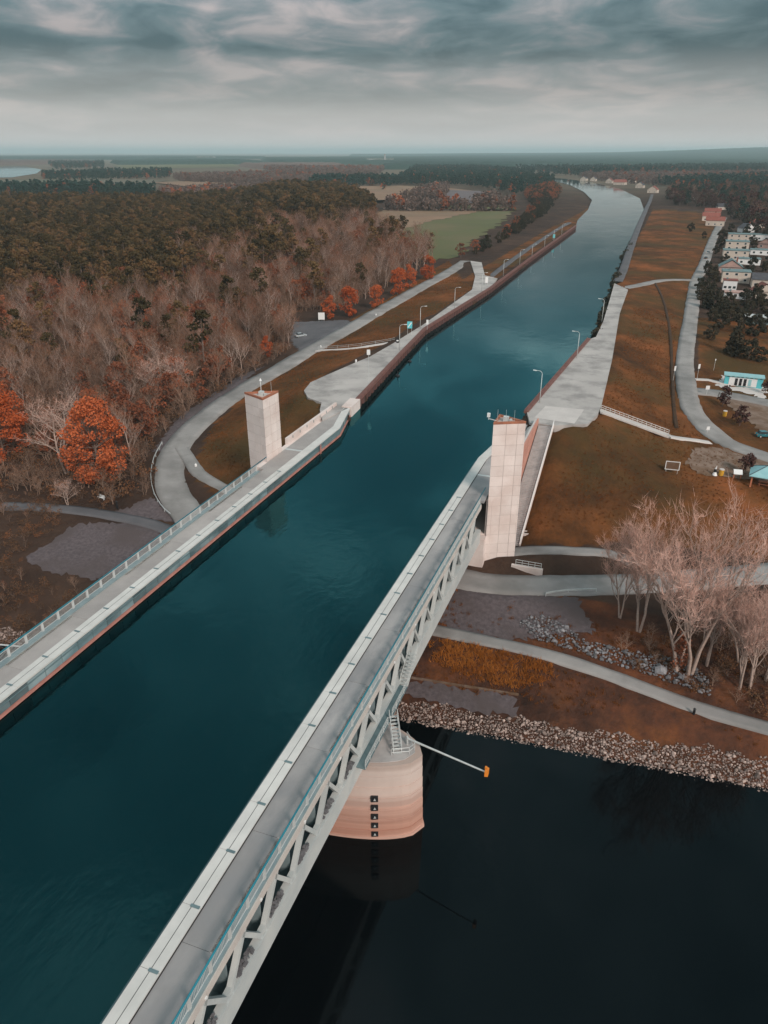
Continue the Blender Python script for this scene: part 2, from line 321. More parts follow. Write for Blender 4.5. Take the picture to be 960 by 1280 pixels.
# ------------------------------------------------------------------ terrain
WATER, RIVER = 0.0, -18.0
def CP(lst): return [tuple(atz(x, y, z)) for x, y, z in lst]
ctrl = CP([(572,333,1.0),(545,350,0),(500,375,-1.5),(440,410,-3),(400,432,-4),(350,462,-5.5),(300,490,-7),(250,525,-8),(215,560,-9),(200,595,-9.5),(205,620,-9.8),(225,645,-10),
    (380,490,1.8),(410,468,1.8),(440,455,1.8),(490,430,1.8),(400,503,1.6),(530,405,1.8),(590,362,1.8),
    (270,560,-8.3),(300,540,-7),(330,500,-5),(400,455,-2.0),
    (190,610,-9.8),(100,620,-10.5),(0,640,-10.8),(0,500,-9.5),(200,450,-8),(0,400,-8),(350,400,-5),(450,350,-3),(550,325,0),(300,300,-5),
    (120,680,-12.5),(60,700,-13),(220,660,-11),(40,780,-16),
    (735,530,1.8),(752,505,1.8),(765,450,1.8),(775,390,1.8),(785,362,1.8),(660,524,1.8),
    (893,295,0),(870,350,-0.8),(862,400,-2.2),(857,470,-4.3),(875,530,-5.2),(905,553,-5.5),(960,570,-6),
    (930,600,-6.4),(839,590,-5.8),(700,640,-7.2),(930,490,-4.6),(950,440,-3.5),
    (650,690,-10),(760,688,-10.2),(560,725,-11.5),(640,732,-11.5),(800,727,-11.3),(960,717,-11),(960,660,-8.7),(800,645,-7.6),
    (540,788,-14),(700,822,-14),(960,908,-14),(600,760,-12.8),(820,790,-12.6),(560,838,-14.6),(650,865,-15.2)])
ctrl += [(-75,125,-9.5),(-72,150,-3.5),(-71,162,1.0),(-17,165,1.8),(-17,150,-3),(-17,138,-7),(-17,130,-9.6),
    (-46,120,-12),(-46,97,-14),(-60,115,-11),(-900,900,-4),(-450,1100,-3),(-300,820,-2),(-180,930,-1),(-110,500,1.5),(-180,540,-1.0),
    (-82,450,1.9),(-82,600,1.9),(-82,686,1.9),(-95,950,1.5),(-130,1250,1),(-15,450,1.9),(-16,560,1.9),(-17,670,1.9),(-22,945,1.5),(-85,1500,1),
    (100,300,-4),(200,700,-1),(60,900,0),(200,2000,0),(-400,2000,0),(100,180,-6.5),(150,120,-10.5),(-1500,2000,0),(-600,300,-8),(-1500,500,-6),(-300,110,-12),(400,200,-7),(1000,1000,0),(-700,120,-13)]
ctrl = np.array(ctrl)
def _k(r): return r
A_ = np.hypot(ctrl[:, None, 0] - ctrl[None, :, 0], ctrl[:, None, 1] - ctrl[None, :, 1])
n_ = len(ctrl); Bm = np.zeros((n_ + 1, n_ + 1)); Bm[:n_, :n_] = A_ + np.eye(n_) * -1.5; Bm[:n_, n_] = 1; Bm[n_, :n_] = 1
Wt = np.linalg.solve(Bm, np.append(ctrl[:, 2], 0))
SHX = [-3000, -300, -97, -27, 23, 100, 300, 3000]; SHY = [40, 70, 77, 82.6, 86, 91, 102, 220]
def rbf(x, y):
    x = np.asarray(x, float); y = np.asarray(y, float); z = np.full(x.shape, Wt[n_])
    for i in range(n_): z = z + Wt[i] * np.hypot(x - ctrl[i, 0], y - ctrl[i, 1])
    r = np.hypot(x, y); w = np.clip((r - 900) / 900, 0, 1); w = w * w * (3 - 2 * w)
    z = np.clip(z, -17.5, 2.0) * (1 - w) + 0.3 * w
    ys = np.interp(x, SHX, SHY); d = y - ys
    z = np.where(d < 25, np.minimum(z, RIVER + d * 0.30), z)
    z = np.where(d > 0, np.maximum(z, RIVER + np.minimum(d, 12) * 0.14), z)
    z = np.where(d < 0, np.maximum(RIVER + d * 0.35, -23.0), z)
    z = np.where(y < -60, np.maximum(z, np.clip(RIVER + (-110 - y) * 0.25, -23, -9)), z)
    return z
def hit(px, py, f=None):
    f = f or (lambda a, b: float(rbf(np.array([a]), np.array([b]))[0]))
    d = ray(px, py); d = d / np.hypot(d[0], d[1]); t = 55.0; step = 4.0
    while t < 6000:
        if H + d[2] * t < f(d[0] * t, d[1] * t): break
        t += step; step = max(4.0, t * 0.01)
    a, b = t - step, t
    for _ in range(18):
        m_ = (a + b) / 2
        if H + d[2] * m_ < f(d[0] * m_, d[1] * m_): b = m_
        else: a = m_
    return np.array([d[0] * b, d[1] * b, f(d[0] * b, d[1] * b)])

# canal outline (water level)
CL = [(-63.45,-90),(-63.45,148),(-66.7,161),(-67.3,167.5),(-72.5,218.3),(-75.8,253),(-73.1,346.7),(-74.1,450.6),(-74.8,687)]
CLn = [(-77.7,713),(-83.5,775),(-89.3,924),(-104,1116),(-138.9,1340),(-198.2,1630),(-247,1800),(-420,2080)]
CR = [(-29.75,-90),(-29.75,139.5),(-25.9,172),(-19.9,256.3)]
CRn = [(-19.6,272),(-20.9,336),(-23.9,469),(-25.1,671),(-30.2,945),(-45,1178),(-92.3,1480),(-169.8,1777),(-250,1990),(-380,2180)]
CANAL = CL + CLn + [tuple(q) for q in (CR + CRn)[::-1]]
# paved pads at quay level
PADZ = 2.2
def atp(l, z): return [tuple(atz(x, y, z)[:2]) for x, y in l]
PAD_L = [(-69.2,150),(-66.95,161),(-67.5,167.5),(-72.7,218.3),(-76.0,253),(-73.3,346.7)] + atp([(622,348),(606,344),(602,328),(588,326),(594,345),(590,362),(530,405),(490,430),(462,446),(440,455),(410,468),(388,478),(380,488),(385,497),(402,503)], PADZ) + [(-73.0,157)]
PAD_R = [(-25.6,172),(-19.6,256.3)] + atp([(745,421),(754,402),(762,375),(768,354),(785,362),(775,390),(765,450),(752,505),(747,518),(735,530)], PADZ) + [(-18,164.5),(-23.6,164.5)]
# roads
ROADS = {}
def road(name, pts, width, m, zfun=None, wpts=None, step=2.0):
    P = [hit(*q) for q in pts] if wpts is None else [np.array(q, float) for q in wpts]
    P = spline(P, step); z = rbf(P[:, 0], P[:, 1]) if zfun is None else P[:, 2]
    for _ in range(12): z[1:-1] = (z[:-2] + 2 * z[1:-1] + z[2:]) / 4
    P[:, 2] = z + 0.05; ROADS[name] = (P, width, m); return P
road('loop_road', [(583,326),(572,333),(545,349),(500,374),(440,409),(400,431),(350,461),(300,490),(252,525),(222,558),(212,590),(218,618),(238,645)], 7.0, 'asphalt')
ROADS['loop_road'][0][:] = ROADS['loop_road'][0]
P0 = ROADS['loop_road'][0][-1]
road('underpass_road', None, 6.6, 'asphalt', wpts=[tuple(P0), (-78, 111, -10.2), (-66, 107, -10.8), (-50, 108, -11.2), (-30, 114, -11.4)] + [tuple(hit(*q)) for q in [(600,728),(650,731),(740,731),(830,727),(960,717),(1060,708)]])
road('branch_path', [(222,552),(234,570),(248,590),(266,602),(292,616)], 3.2, 'asphalt')
road('cross_path', [(396,438),(420,437),(450,434),(492,427)], 2.0, 'slab_pale')
road('village_road', [(905,272),(893,295),(880,330),(870,352),(863,400),(857,440),(857,475),(862,503),(876,528),(905,551),(935,563),(975,577)], 5.6, 'asphalt')
road('ramp_road', [(780,360),(800,356),(830,350),(868,350)], 5.0, 'asphalt')
road('promenade', [(772,352),(780,335),(790,305),(803,272),(812,252),(815,243)], 4.4, 'asphalt_dark')
road('quay_path', [(607,350),(650,318),(690,291),(712,278)], 3.4, 'asphalt_dark')
road('river_path', [(505,780),(540,787),(600,799),(660,812),(720,829),(800,857),(870,884),(960,910),(1040,930)], 2.9, 'asphalt')
road('drainage_ditch', [(818,352),(832,385),(838,420),(840,460),(842,500),(846,535)], 0.9, 'ditch')
road('slope_path', [(0,632),(60,634),(120,641),(180,652),(225,668)], 3.4, 'asphalt_dark')
road('tower_path', [(640,689),(680,687),(720,688),(760,691),(800,706)], 3.0, 'asphalt')
road('stair_landing_path', [(836,545),(860,549),(888,553)], 2.2, 'slab_pale')
road('parking_road', [(866,488),(890,491),(925,497),(985,508)], 7.0, 'asphalt')
road('shelter_path', [(868,474),(885,475),(905,479),(960,485)], 2.0, 'slab_pale')

# grid
def axis(dense, grow, lo, hi):
    """dense: list of (start, end, step)"""
    a = []
    for s0, s1, st in dense: a += list(np.arange(s0, s1, st))
    a.append(dense[-1][1]); st = dense[-1][2]
    while a[-1] < hi: st *= grow; a.append(a[-1] + st)
    st = dense[0][2]; b = [a[0]]
    while b[-1] > lo: st *= grow; b.append(b[-1] - st)
    return np.array(b[:0:-1] + a)
GX = axis([(-440, -136, 4), (-136, 60, 2.0), (60, 200, 4)], 1.11, -45000, 45000)
GY = axis([(56, 300, 2.0), (300, 720, 4)], 1.07, -800, 60000)
XX, YY = np.meshgrid(GX, GY); ZZ = rbf(XX, YY)
near = (XX > -460) & (XX < 220) & (YY < 1100) & (YY > 40)
for name, (P, w, m) in ROADS.items():
    m0 = near & (XX > P[:, 0].min() - 12) & (XX < P[:, 0].max() + 12) & (YY > P[:, 1].min() - 12) & (YY < P[:, 1].max() + 12)
    d, par = seg_dist(XX[m0], YY[m0], P[::2] if len(P) > 60 else P)
    PP = P[::2] if len(P) > 60 else P
    rz = np.interp(par, np.arange(len(PP)), PP[:, 2]); z = ZZ[m0]
    t = np.clip((d - w / 2 - 1.0) / 4.0, 0, 1); t = t * t * (3 - 2 * t)
    z = (rz - 0.12) * (1 - t) + z * t
    ZZ[m0] = np.where(d < w / 2 + 0.4, rz - 0.3, z)
for name, (P, w, m) in ROADS.items():
    m0 = near & (XX > P[:, 0].min() - 8) & (XX < P[:, 0].max() + 8) & (YY > P[:, 1].min() - 8) & (YY < P[:, 1].max() + 8)
    PP = P[::2] if len(P) > 60 else P; d, par = seg_dist(XX[m0], YY[m0], PP); rz = np.interp(par, np.arange(len(PP)), PP[:, 2])
    ZZ[m0] = np.where(d < w / 2 + 1.2, np.minimum(ZZ[m0], rz - np.where(d < w / 2 + .3, .3, .06)), ZZ[m0])
for pad in (PAD_L, PAD_R):
    ins = pip(XX, YY, pad); d, _ = seg_dist(XX[near], YY[near], pad, True); dd = np.full(XX.shape, 1e9); dd[near] = d
    t = np.clip((dd - 0.6) / 5, 0, 1)
    blend = (~ins) & (dd < 5.6) & (ZZ < 2.0); 
    ZZ = np.where(blend, np.maximum(ZZ, 2.02 * (1 - t) + ZZ * t - 0.1), ZZ)
    ZZ = np.where(ins, 1.4, ZZ)
# carve canal / bridge corridor
inc = pip(XX, YY, CANAL)
tro = (YY < 136) & (XX > -70) & (XX < -24)
ZZ = np.where(inc & (YY > 140), -4.5, ZZ)
far_c = (YY > 690) & (YY < 2400) & (XX > -700) & (XX < 200)
d, _ = seg_dist(XX[far_c], YY[far_c], CL[-2:] + CLn); d2, _ = seg_dist(XX[far_c], YY[far_c], CRn[3:])
dm = np.minimum(d, d2); zf = ZZ[far_c]; t = np.clip((dm - 3) / 25, 0, 1)
ZZ[far_c] = np.where(inc[far_c], -2.0, np.minimum(zf, -0.4 + t * 2.2))
nb = (YY > 255) & (YY <= 700) & (XX > -40) & (XX < 20) & (~inc)
d, _ = seg_dist(XX[nb], YY[nb], [CR[-1]] + CRn); ZZ[nb] = np.minimum(ZZ[nb], -0.5 + d * 0.55)
# keep soil out of the canal approach between the abutment and the quay walls
appr = (YY > 126) & (YY < 170) & (XX > -73.5) & (XX < -66); ZZ = np.where(appr & (XX > -70.8), np.minimum(ZZ, 0.2), ZZ)
stair_zone = (XX > -23.6) & (XX < -17.6) & (YY > 124) & (YY < 166)
ZZ = np.where(stair_zone, np.minimum(ZZ, np.interp(YY, [124, 131, 166], [-10.9, -10.9, 0.9])), ZZ)
ZZ = np.where((XX > -71) & (XX < -22.6) & (YY > 121.5) & (YY < 150), np.minimum(ZZ, -5.0), ZZ)
# far relief: low wooded hills on the right-hand horizon
rr = np.hypot(XX, YY); th = np.arctan2(XX, YY)
hill = np.clip((rr - 6000) / 6000, 0, 1) ** 1.5 * (58 + 30 * np.sin(th * 7 + 1.0) + 18 * np.sin(th * 17)) * np.clip((th + 0.33) / 0.45, 0, 1)
ZZ = ZZ + np.where(YY > 3000, hill, 0)
ZZ += np.where((rr > 120) & (rr < 1500) & ~inc, 0.10 * np.sin(XX * 0.31 + YY * 0.17) * np.sin(XX * 0.13 - YY * 0.29), 0) * near
def gz(x, y):
    i = min(max(np.searchsorted(GX, x) - 1, 0), len(GX) - 2); j = min(max(np.searchsorted(GY, y) - 1, 0), len(GY) - 2)
    u = (x - GX[i]) / (GX[i + 1] - GX[i]); v = (y - GY[j]) / (GY[j + 1] - GY[j])
    return float(ZZ[j, i] * (1 - u) * (1 - v) + ZZ[j, i + 1] * u * (1 - v) + ZZ[j + 1, i] * (1 - u) * v + ZZ[j + 1, i + 1] * u * v)
def on(px, py): return hit(px, py, gz)
ny, nx = XX.shape
V = np.stack([XX, YY, ZZ], -1).reshape(-1, 3)
idx = np.arange(nx * ny).reshape(ny, nx)
Fq = np.stack([idx[:-1, :-1], idx[:-1, 1:], idx[1:, 1:], idx[1:, :-1]], -1).reshape(-1, 4)

# ground zones: r orange meadow, g dark rusty bank, b far dull green
GRASS_L = atp([(560,340),(500,377),(440,412),(400,435),(350,465),(300,494),(262,525),(245,560),(235,575)], -6) + [(-72,118),(-70,135),(-72,160),(-84,175),(-84,220),(-80,340)]
GRASS_R = [(-23,163),(-18,128),(-2,134),(30,140),(40,150),(60,180),(40,210),(16,225),(13,260),(14,340),(16,440),(34,700),(40,900),(-20,950),(-20,260),(-10,180)]
zr = (pip(XX, YY, GRASS_L) | pip(XX, YY, GRASS_R)).astype(float)
zr = np.maximum(zr, ((XX > 14) & (XX < 80) & (YY > 150) & (YY < 330)).astype(float) * 0.75)
zr = np.maximum(zr, ((XX > -93) & (XX < -76) & (YY > 345) & (YY < 1200)).astype(float) * 0.8)
zr = np.maximum(zr, ((XX > -28) & (XX < 60) & (YY > 84) & (YY < 112)).astype(float) * 0.35)
zg = ((rr > 1100)).astype(float) * np.clip((rr - 1100) / 700, 0, 1)
zb = ((XX > -45) & (YY < 116) & (YY > 60)).astype(float)
me = np_mesh('ground', V, Fq, [])
ca = me.color_attributes.new('zone', 'FLOAT_COLOR', 'POINT')
ca.data.foreach_set('color', np.stack([zr, zg, zb, np.ones_like(zr)], -1).reshape(-1).astype(np.float32))
me.polygons.foreach_set('use_smooth', [True] * len(me.polygons))
gm = bpy.data.materials.new('ground'); gm.use_nodes = True; t = gm.node_tree; b = t.nodes['Principled BSDF']
at_ = N(t, 'ShaderNodeVertexColor', layer_name='zone'); sr = N(t, 'ShaderNodeSeparateColor'); t.links.new(at_.outputs[0], sr.inputs[0])
pos = N(t, 'ShaderNodeNewGeometry').outputs['Position']
def tn(sc, de=8, ro=0.65):
    n = N(t, 'ShaderNodeTexNoise'); n.inputs['Scale'].default_value = sc; n.inputs['Detail'].default_value = de; n.inputs['Roughness'].default_value = ro
    t.links.new(pos, n.inputs['Vector']); return n.outputs[0]
nA, nB, nC, nD = tn(0.035), tn(0.16), tn(0.9), tn(0.012)
mixn = math_n(t, 'ADD', math_n(t, 'MULTIPLY', nA, 0.55), math_n(t, 'ADD', math_n(t, 'MULTIPLY', nB, 0.32), math_n(t, 'MULTIPLY', nC, 0.13)))
floor_c = ramp(t, mixn, [(0.38, (0.032, 0.020, 0.016)), (0.52, (0.062, 0.037, 0.027)), (0.64, (0.10, 0.058, 0.039))])
grass_c = ramp(t, mixn, [(0.38, (0.045, 0.021, 0.010)), (0.46, (0.090, 0.037, 0.014)), (0.53, (0.15, 0.056, 0.019)), (0.62, (0.24, 0.080, 0.028))])
grass_c = mixc(t, ramp(t, tn(0.022, 5), [(0.47, (0, 0, 0)), (0.62, (0.8, 0.8, 0.8))]), grass_c, (0.068, 0.046, 0.018))
bank_c = ramp(t, mixn, [(0.40, (0.026, 0.015, 0.012)), (0.49, (0.070, 0.032, 0.021)), (0.55, (0.12, 0.046, 0.025)), (0.62, (0.20, 0.07, 0.03))])
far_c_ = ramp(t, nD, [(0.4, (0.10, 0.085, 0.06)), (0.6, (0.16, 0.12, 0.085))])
def soft(sk): return ramp(t, math_n(t, 'ADD', sk, math_n(t, 'MULTIPLY', math_n(t, 'SUBTRACT', nB, 0.5), 0.7)), [(0.35, (0, 0, 0)), (0.65, (1, 1, 1))])
cc = mixc(t, soft(sr.outputs[2]), floor_c, bank_c); cc = mixc(t, soft(sr.outputs[0]), cc, grass_c); cc = mixc(t, sr.outputs[1], cc, far_c_)
t.links.new(cc, b.inputs['Base Color']); b.inputs['Roughness'].default_value = 0.95; b.inputs['Specular IOR Level'].default_value = 0.1
bn = N(t, 'ShaderNodeBump'); bn.inputs['Strength'].default_value = 0.7; bn.inputs['Distance'].default_value = 0.5
t.links.new(nC, bn.inputs['Height']); t.links.new(bn.outputs[0], b.inputs['Normal'])
me.materials.append(gm)
struct(place('ground', me))

# road ribbons with skirts
for name, (P, w, m) in ROADS.items():
    n = len(P); T = np.gradient(P[:, :2], axis=0); T /= np.linalg.norm(T, axis=1)[:, None] + 1e-9
    Nn = np.stack([T[:, 1], -T[:, 0]], -1); lift = {'underpass_road': 0.008, 'cross_path': 0.012, 'branch_path': -0.045, 'ramp_road': 0.014, 'parking_road': -0.008, 'stair_landing_path': -0.01, 'tower_path': -0.008, 'shelter_path': 0.02, 'quay_path': 0.006, 'promenade': 0.004}.get(name, 0)
    rows = []
    edge = 1 + 0.025 * np.sin(np.arange(n) * 0.7) + 0.02 * np.sin(np.arange(n) * 0.23 + 1) + 0.025 * rng.normal(size=n)
    for k, (o_, dz) in enumerate(((-0.5, -0.6), (-0.5, 0), (-0.25, 0.02), (0, 0.03), (0.25, 0.02), (0.5, 0), (0.5, -0.6))):
        q = P.copy(); q[:, :2] += Nn * (o_ * w * edge)[:, None]; q[:, 2] += dz + lift; rows.append(q)
    V = np.concatenate(rows); ii = np.arange(n - 1); F = []
    for k in range(6):
        a = k * n + ii; F.append(np.stack([a, a + n, a + n + 1, a + 1], -1))
    struct(place(name, np_mesh(name, V, np.concatenate(F), M[m])))
struct(MB().prism(PAD_L, 0.6, PADZ).build('quay_apron', M['apron']))
struct(MB().prism(PAD_R, 0.6, PADZ).build('bank_apron', M['apron']))
PS = atp([(668,522),(682,507.5),(730,512),(718,529.5)], PADZ)
slab = MB().prism(PS, PADZ - 0.2, PADZ + 0.02).build('pale_slab', M['slab_pale']); struct(slab)
# draped sheets: gravel slopes, worn ground, parking lots
def drape(name, poly_px, m, lift=0.07, step=2.0, wpoly=None):
    poly = [tuple(on(*q)[:2]) for q in poly_px] if wpoly is None else wpoly
    A = np.array(poly); xs = np.arange(A[:, 0].min(), A[:, 0].max() + step, step); ys = np.arange(A[:, 1].min(), A[:, 1].max() + step, step)
    vid = {}; V = []; F = []
    def gv(i, j):
        if (i, j) not in vid:
            vid[(i, j)] = len(V); x = xs[0] + i * step + 0.35 * step * math.sin(i * 12.9 + j * 7.7); y = ys[0] + j * step + 0.35 * step * math.cos(i * 4.1 + j * 9.3)
            V.append((x, y, gz(x, y) + lift))
        return vid[(i, j)]
    cx, cy = np.meshgrid(xs + step / 2, ys + step / 2); ins = pip(cx, cy, poly)
    for j in range(len(ys)):
        for i in range(len(xs)):
            if ins[j, i]: F.append((gv(i, j), gv(i + 1, j), gv(i + 1, j + 1), gv(i, j + 1)))
    if F: return struct(place(name, np_mesh(name, V, F, M[m])))
drape('gravel_slope', [(30,700),(95,655),(170,655),(212,672),(190,700),(120,725),(60,715)], 'gravel', 0.10, 0.8)
drape('gravel_slope', [(135,642),(190,622),(215,645),(222,655),(180,648)], 'gravel', 0.10, 0.8)
drape('gravel_slope', [(548,778),(570,738),(640,742),(720,748),(745,790),(640,800),(590,795)], 'gravel', 0.10, 0.8)
drape('verge_gravel', [(190,565),(225,520),(300,470),(330,458),(300,482),(240,525),(205,565)], 'gravel', 0.08, 0.8)
drape('forest_car_park', [(362,424),(368,403),(430,400),(442,406),(402,428),(376,442)], 'asphalt_dark', 0.12, 1.0)
drape('worn_ground', [(858,578),(868,560),(905,560),(960,578),(985,590),(960,603),(900,596),(870,592)], 'sandy', 0.10, 1.0)
drape('car_park', [(895,497),(940,500),(1000,512),(1000,560),(960,545),(930,522)], 'sandy', 0.09, 1.0)

# water
def sheet(name, poly, z, m):
    o = MB(); o.add([(x, y, z) for x, y in poly], [tuple(range(len(poly)))]); q = o.build(name, m); return struct(q)
sheet('canal_water', CANAL[::-1], WATER, M['canal_water'])
sheet('river_water', [(-6000,-300),(6000,-300),(6000,420),(300,140),(-100,110),(-6000,110)], RIVER, M['river_water'])
lake = [tuple(atz(x, y, 0.3)[:2]) for x, y in [(-60,209),(30,208),(52,212),(46,217),(15,222),(-60,223)]]
sheet('lake', lake[::-1], 0.9, M['river_water'])
# fields
for nm, px_, m, z in (('field', [(462,268),(480,262),(560,262),(642,264),(622,284),(590,304),(568,326),(535,326),(505,316),(480,300),(466,284)], 'field_green', 0.25),
                      ('stubble_field', [(462,268),(480,260),(560,260),(610,262),(545,275),(498,287),(472,280)], 'field_tan', 0.45),
                      ('stubble_field', [(400,238),(440,234),(500,233),(560,236),(620,243),(600,250),(560,247),(470,252),(420,246)], 'field_tan', 0.5),
                      ('ploughed_field', [(540,238),(600,240),(625,246),(620,255),(570,256),(545,248)], 'field_grey', 0.7),
                      ('meadow', [(560,256),(625,255),(650,262),(560,260)], 'field_green', 0.8),
                      ('meadow', [(0,226),(120,224),(210,226),(160,236),(0,238)], 'field_dull', 0.6),
                      ('meadow', [(140,207),(290,205),(300,209),(160,212)], 'field_green', 0.9),
                      ('meadow', [(700,213),(960,217),(960,223),(720,219)], 'field_green', 0.9),
                      ('stubble_field', [(190,229),(270,226),(330,228),(250,236)], 'field_tan', 0.8)):
    poly = [tuple(atz(x, y, z - 0.6)[:2]) for x, y in px_]
    near_f = math.hypot(*poly[0]) < 1300
    if near_f: drape(nm, None, m, z, 6.0, wpoly=poly)
    else: sheet(nm, poly[::-1], z + 1.0, M[m])

# ------------------------------------------------------------------ canal bridge
BR = empty('canal_bridge', (-46.6, 40, -5.6), 'long steel trough bridge carrying the canal over the river, walkway on each side', 'bridge')
BO = (-46.6, 40, -5.6)
BAY = 5.72; NB0, NB1 = -11, 15; Y0B = 36.2                    # bottom nodes at Y0B + k*BAY
YA, YB = Y0B + NB0 * BAY, 118.0
def bpart(mb, name, m, smooth=False): return mb.build(name, m, BR, BO, smooth)
def brep(name, mesh, loc): return place(name, mesh, BR, tuple(np.array(loc) - np.array(BO)))
for sgn in (1, -1):
    cxm = -46.6
    X = lambda a: cxm + sgn * a          # a = distance from the bridge axis
    def bx(mb, a0, a1, y0, y1, z0, z1, m=0): return mb.box(min(X(a0), X(a1)), max(X(a0), X(a1)), y0, y1, z0, z1, m)
    # trough wall and chords
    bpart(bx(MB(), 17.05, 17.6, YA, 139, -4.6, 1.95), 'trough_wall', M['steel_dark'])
    bpart(bx(MB(), 21.75, 22.6, YA, YB, -5.6, -3.0), 'bottom_chord', M['steel'])
    bpart(bx(MB(), 17.6, 21.75, YA, YB, -5.45, -4.9), 'bottom_plate', M['steel_mid'])
    bpart(bx(MB(), 21.2, 22.5, YA, YB, 1.15, 2.0), 'top_chord', M['steel_top'])
    bpart(bx(MB(), 21.62, 22.4, YA, YB, 2.003, 2.2), 'kerb_beam', M['steel_mid'])
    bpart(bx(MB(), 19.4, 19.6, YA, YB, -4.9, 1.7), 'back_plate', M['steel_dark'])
    bpart(bx(MB(), 16.75, 17.05, YA, 139, 0.1, 0.42), 'fender', M['fender'])
    # handrail
    bpart(MB().tube((X(22.2), YA, 3.55), (X(22.2), YB + 4, 3.55), 0.10, n=6), 'handrail', M['teal_rail'], True)
    bpart(MB().tube((X(16.55), YA, 1.75), (X(16.55), 138, 1.75), 0.07, n=5), 'guard_cable', M['steel_dark'], True)
    # diagonals, frames, panels: one mesh each, shared
    c = X(22.24)
    d1 = MB().beam((0, 0, -2.9), (0, -BAY / 2, 1.2), 0.42, 0.5, up=(1, 0, 0)).mesh('truss_diagonal', M['steel'])
    d2 = MB().beam((0, 0, -2.9), (0, BAY / 2, 1.2), 0.42, 0.5, up=(1, 0, 0)).mesh('truss_diagonal', M['steel'])
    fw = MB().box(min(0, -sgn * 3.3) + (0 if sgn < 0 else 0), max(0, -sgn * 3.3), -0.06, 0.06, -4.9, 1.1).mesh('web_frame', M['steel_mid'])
    gp = MB().box(-0.24, 0.24, -0.6, 0.6, -2.848, -2.35).mesh('gusset', M['steel'])
    L1 = BAY - 0.04
    cp = bx(MB(), 16.85, 18.6, -L1 / 2, L1 / 2, 1.96, 2.2)
    cpm = MB().box(-0.875, 0.875, -L1 / 2, L1 / 2, -0.12, 0.12)
    cpm.box(-0.02 + sgn * 0.05, 0.02 + sgn * 0.05, -L1 / 2, L1 / 2, 0.12, 0.135, 1); cpm = cpm.mesh('cap_panel', [M['cap'], M['dark']])
    jm = MB().box(-0.42, 0.42, -0.13, 0.13, 0, 0.05).mesh('joint_plate', M['steel_dark'])
    dk = MB().box(-1.48, 1.48, -BAY + 0.02, BAY - 0.02, -0.15, 0.15).mesh('deck_slab', M['deck' if sgn > 0 else 'deck_left'])
    wp = MB().box(-0.06, 0.06, -BAY / 4 + 0.07, BAY / 4 - 0.07, -0.62, 0.62).mesh('wall_panel', M['wall_glass'])
    pst = MB().box(-0.07, 0.07, -0.13, 0.13, 0, 1.32).mesh('railing_post', M['rail'])
    rp = MB(); hw = BAY / 4 - 0.2
    for z_ in (0.2, 1.15): rp.beam((0, -hw, z_), (0, hw, z_), 0.05, 0.06)
    for k in range(15):
        y_ = -hw + k * 2 * hw / 14; rp.beam((0, y_, 0.2), (0, y_, 1.15), 0.03, 0.03)
    for yy in (-hw, hw): rp.beam((0, yy, 0.02), (0, yy, 1.25), 0.06, 0.06)
    rp = rp.mesh('railing_panel', M['rail'])
    for k in range(NB0, NB1):
        y = Y0B + k * BAY
        if y < YB - 2: brep('truss_diagonal', d1, (c, y - 0.25, 0)); brep('gusset', gp, (c, y, 0))
        if y + BAY / 2 < YB: brep('truss_diagonal', d2, (c, y + 0.25, 0))
        if y < YB - 1: brep('web_frame', fw, (X(21.7), y + BAY * .18, 0))
        brep('cap_panel', cpm, (X(17.72), y, 2.08))
        brep('joint_plate', jm, (X(18.05), y + BAY / 2, 2.2))
        for q in (0, 0.5):
            yy = y + q * BAY
            brep('wall_panel', wp, (X(16.99), yy, 1.15))
            if yy < YB + 1: brep('railing_panel', rp, (X(22.2), yy, 2.2)); brep('railing_post', pst, (X(22.2), yy + BAY / 4, 2.2))
        if k % 2 == 0: brep('deck_slab', dk, (X(20.12), y, 1.85 + 0.004 * (k % 4)))
    bpart(bx(MB(), 18.6, 18.66, YA, 138, 1.5, 2.1), 'drain_slot', M['dark'])
    # flared end of the walkway past the abutment
    fl = MB(); e0, e1 = (16.85, 18.6)
    y0 = Y0B + (NB1 - 0.5) * BAY + 0.02
    yk = 139.3 if sgn > 0 else 147.0; ye, sh = (163.5, 3.2) if sgn > 0 else (160.5, 3.1)
    fl.prism([(X(e0), y0), (X(e1), y0), (X(e1), yk), (X(e0), yk)], 1.96, 2.2)
    fl.prism([(X(e0), yk + .01), (X(e1), yk + .01), (X(e1 + sh), ye), (X(e0 + sh), ye)], 1.96, 2.2)
    bpart(fl, 'flared_cap', M['cap'])
    bpart(MB().prism([(X(18.67), y0 + 0.3), (X(22.6), y0 + 0.3), (X(22.6), ye), (X(e1 + sh), ye), (X(18.67), yk)], 1.55, 1.99), 'approach_deck', M['deck' if sgn > 0 else 'deck_left'])
    bpart(MB().prism([(X(e0 + .18), y0 - 3), (X(e0 + .7), y0 - 3), (X(e0 + .7), yk), (X(e0 + sh + .7), ye), (X(e0 + sh + .18), ye), (X(e0 + .18), yk)], -4.6, 1.955), 'flared_wall', M['steel_dark'])
    # inner panels on the flare
    for q in range(9):
        t0 = (q + 0.04) / 9; t1 = (q + 0.96) / 9; ya = yk + (ye - yk) * t0; yb = yk + (ye - yk) * t1
        mb = MB(); a0 = e0 + .12 + sh * t0; a1 = e0 + .12 + sh * t1
        mb.prism([(X(a0), ya), (X(a0 + .06), ya), (X(a1 + .06), yb), (X(a1), yb)], 0.5, 1.78); bpart(mb, 'wall_panel', M['wall_glass'])
    bpart(MB().prism([(X(e0 - .1), 139.02), (X(e0 + .15), 139.02), (X(e0 + .15), yk), (X(e0 + sh + .15), ye), (X(e0 + sh - .1), ye), (X(e0 - .1), yk)], 0.1, 0.42), 'fender', M['fender'])
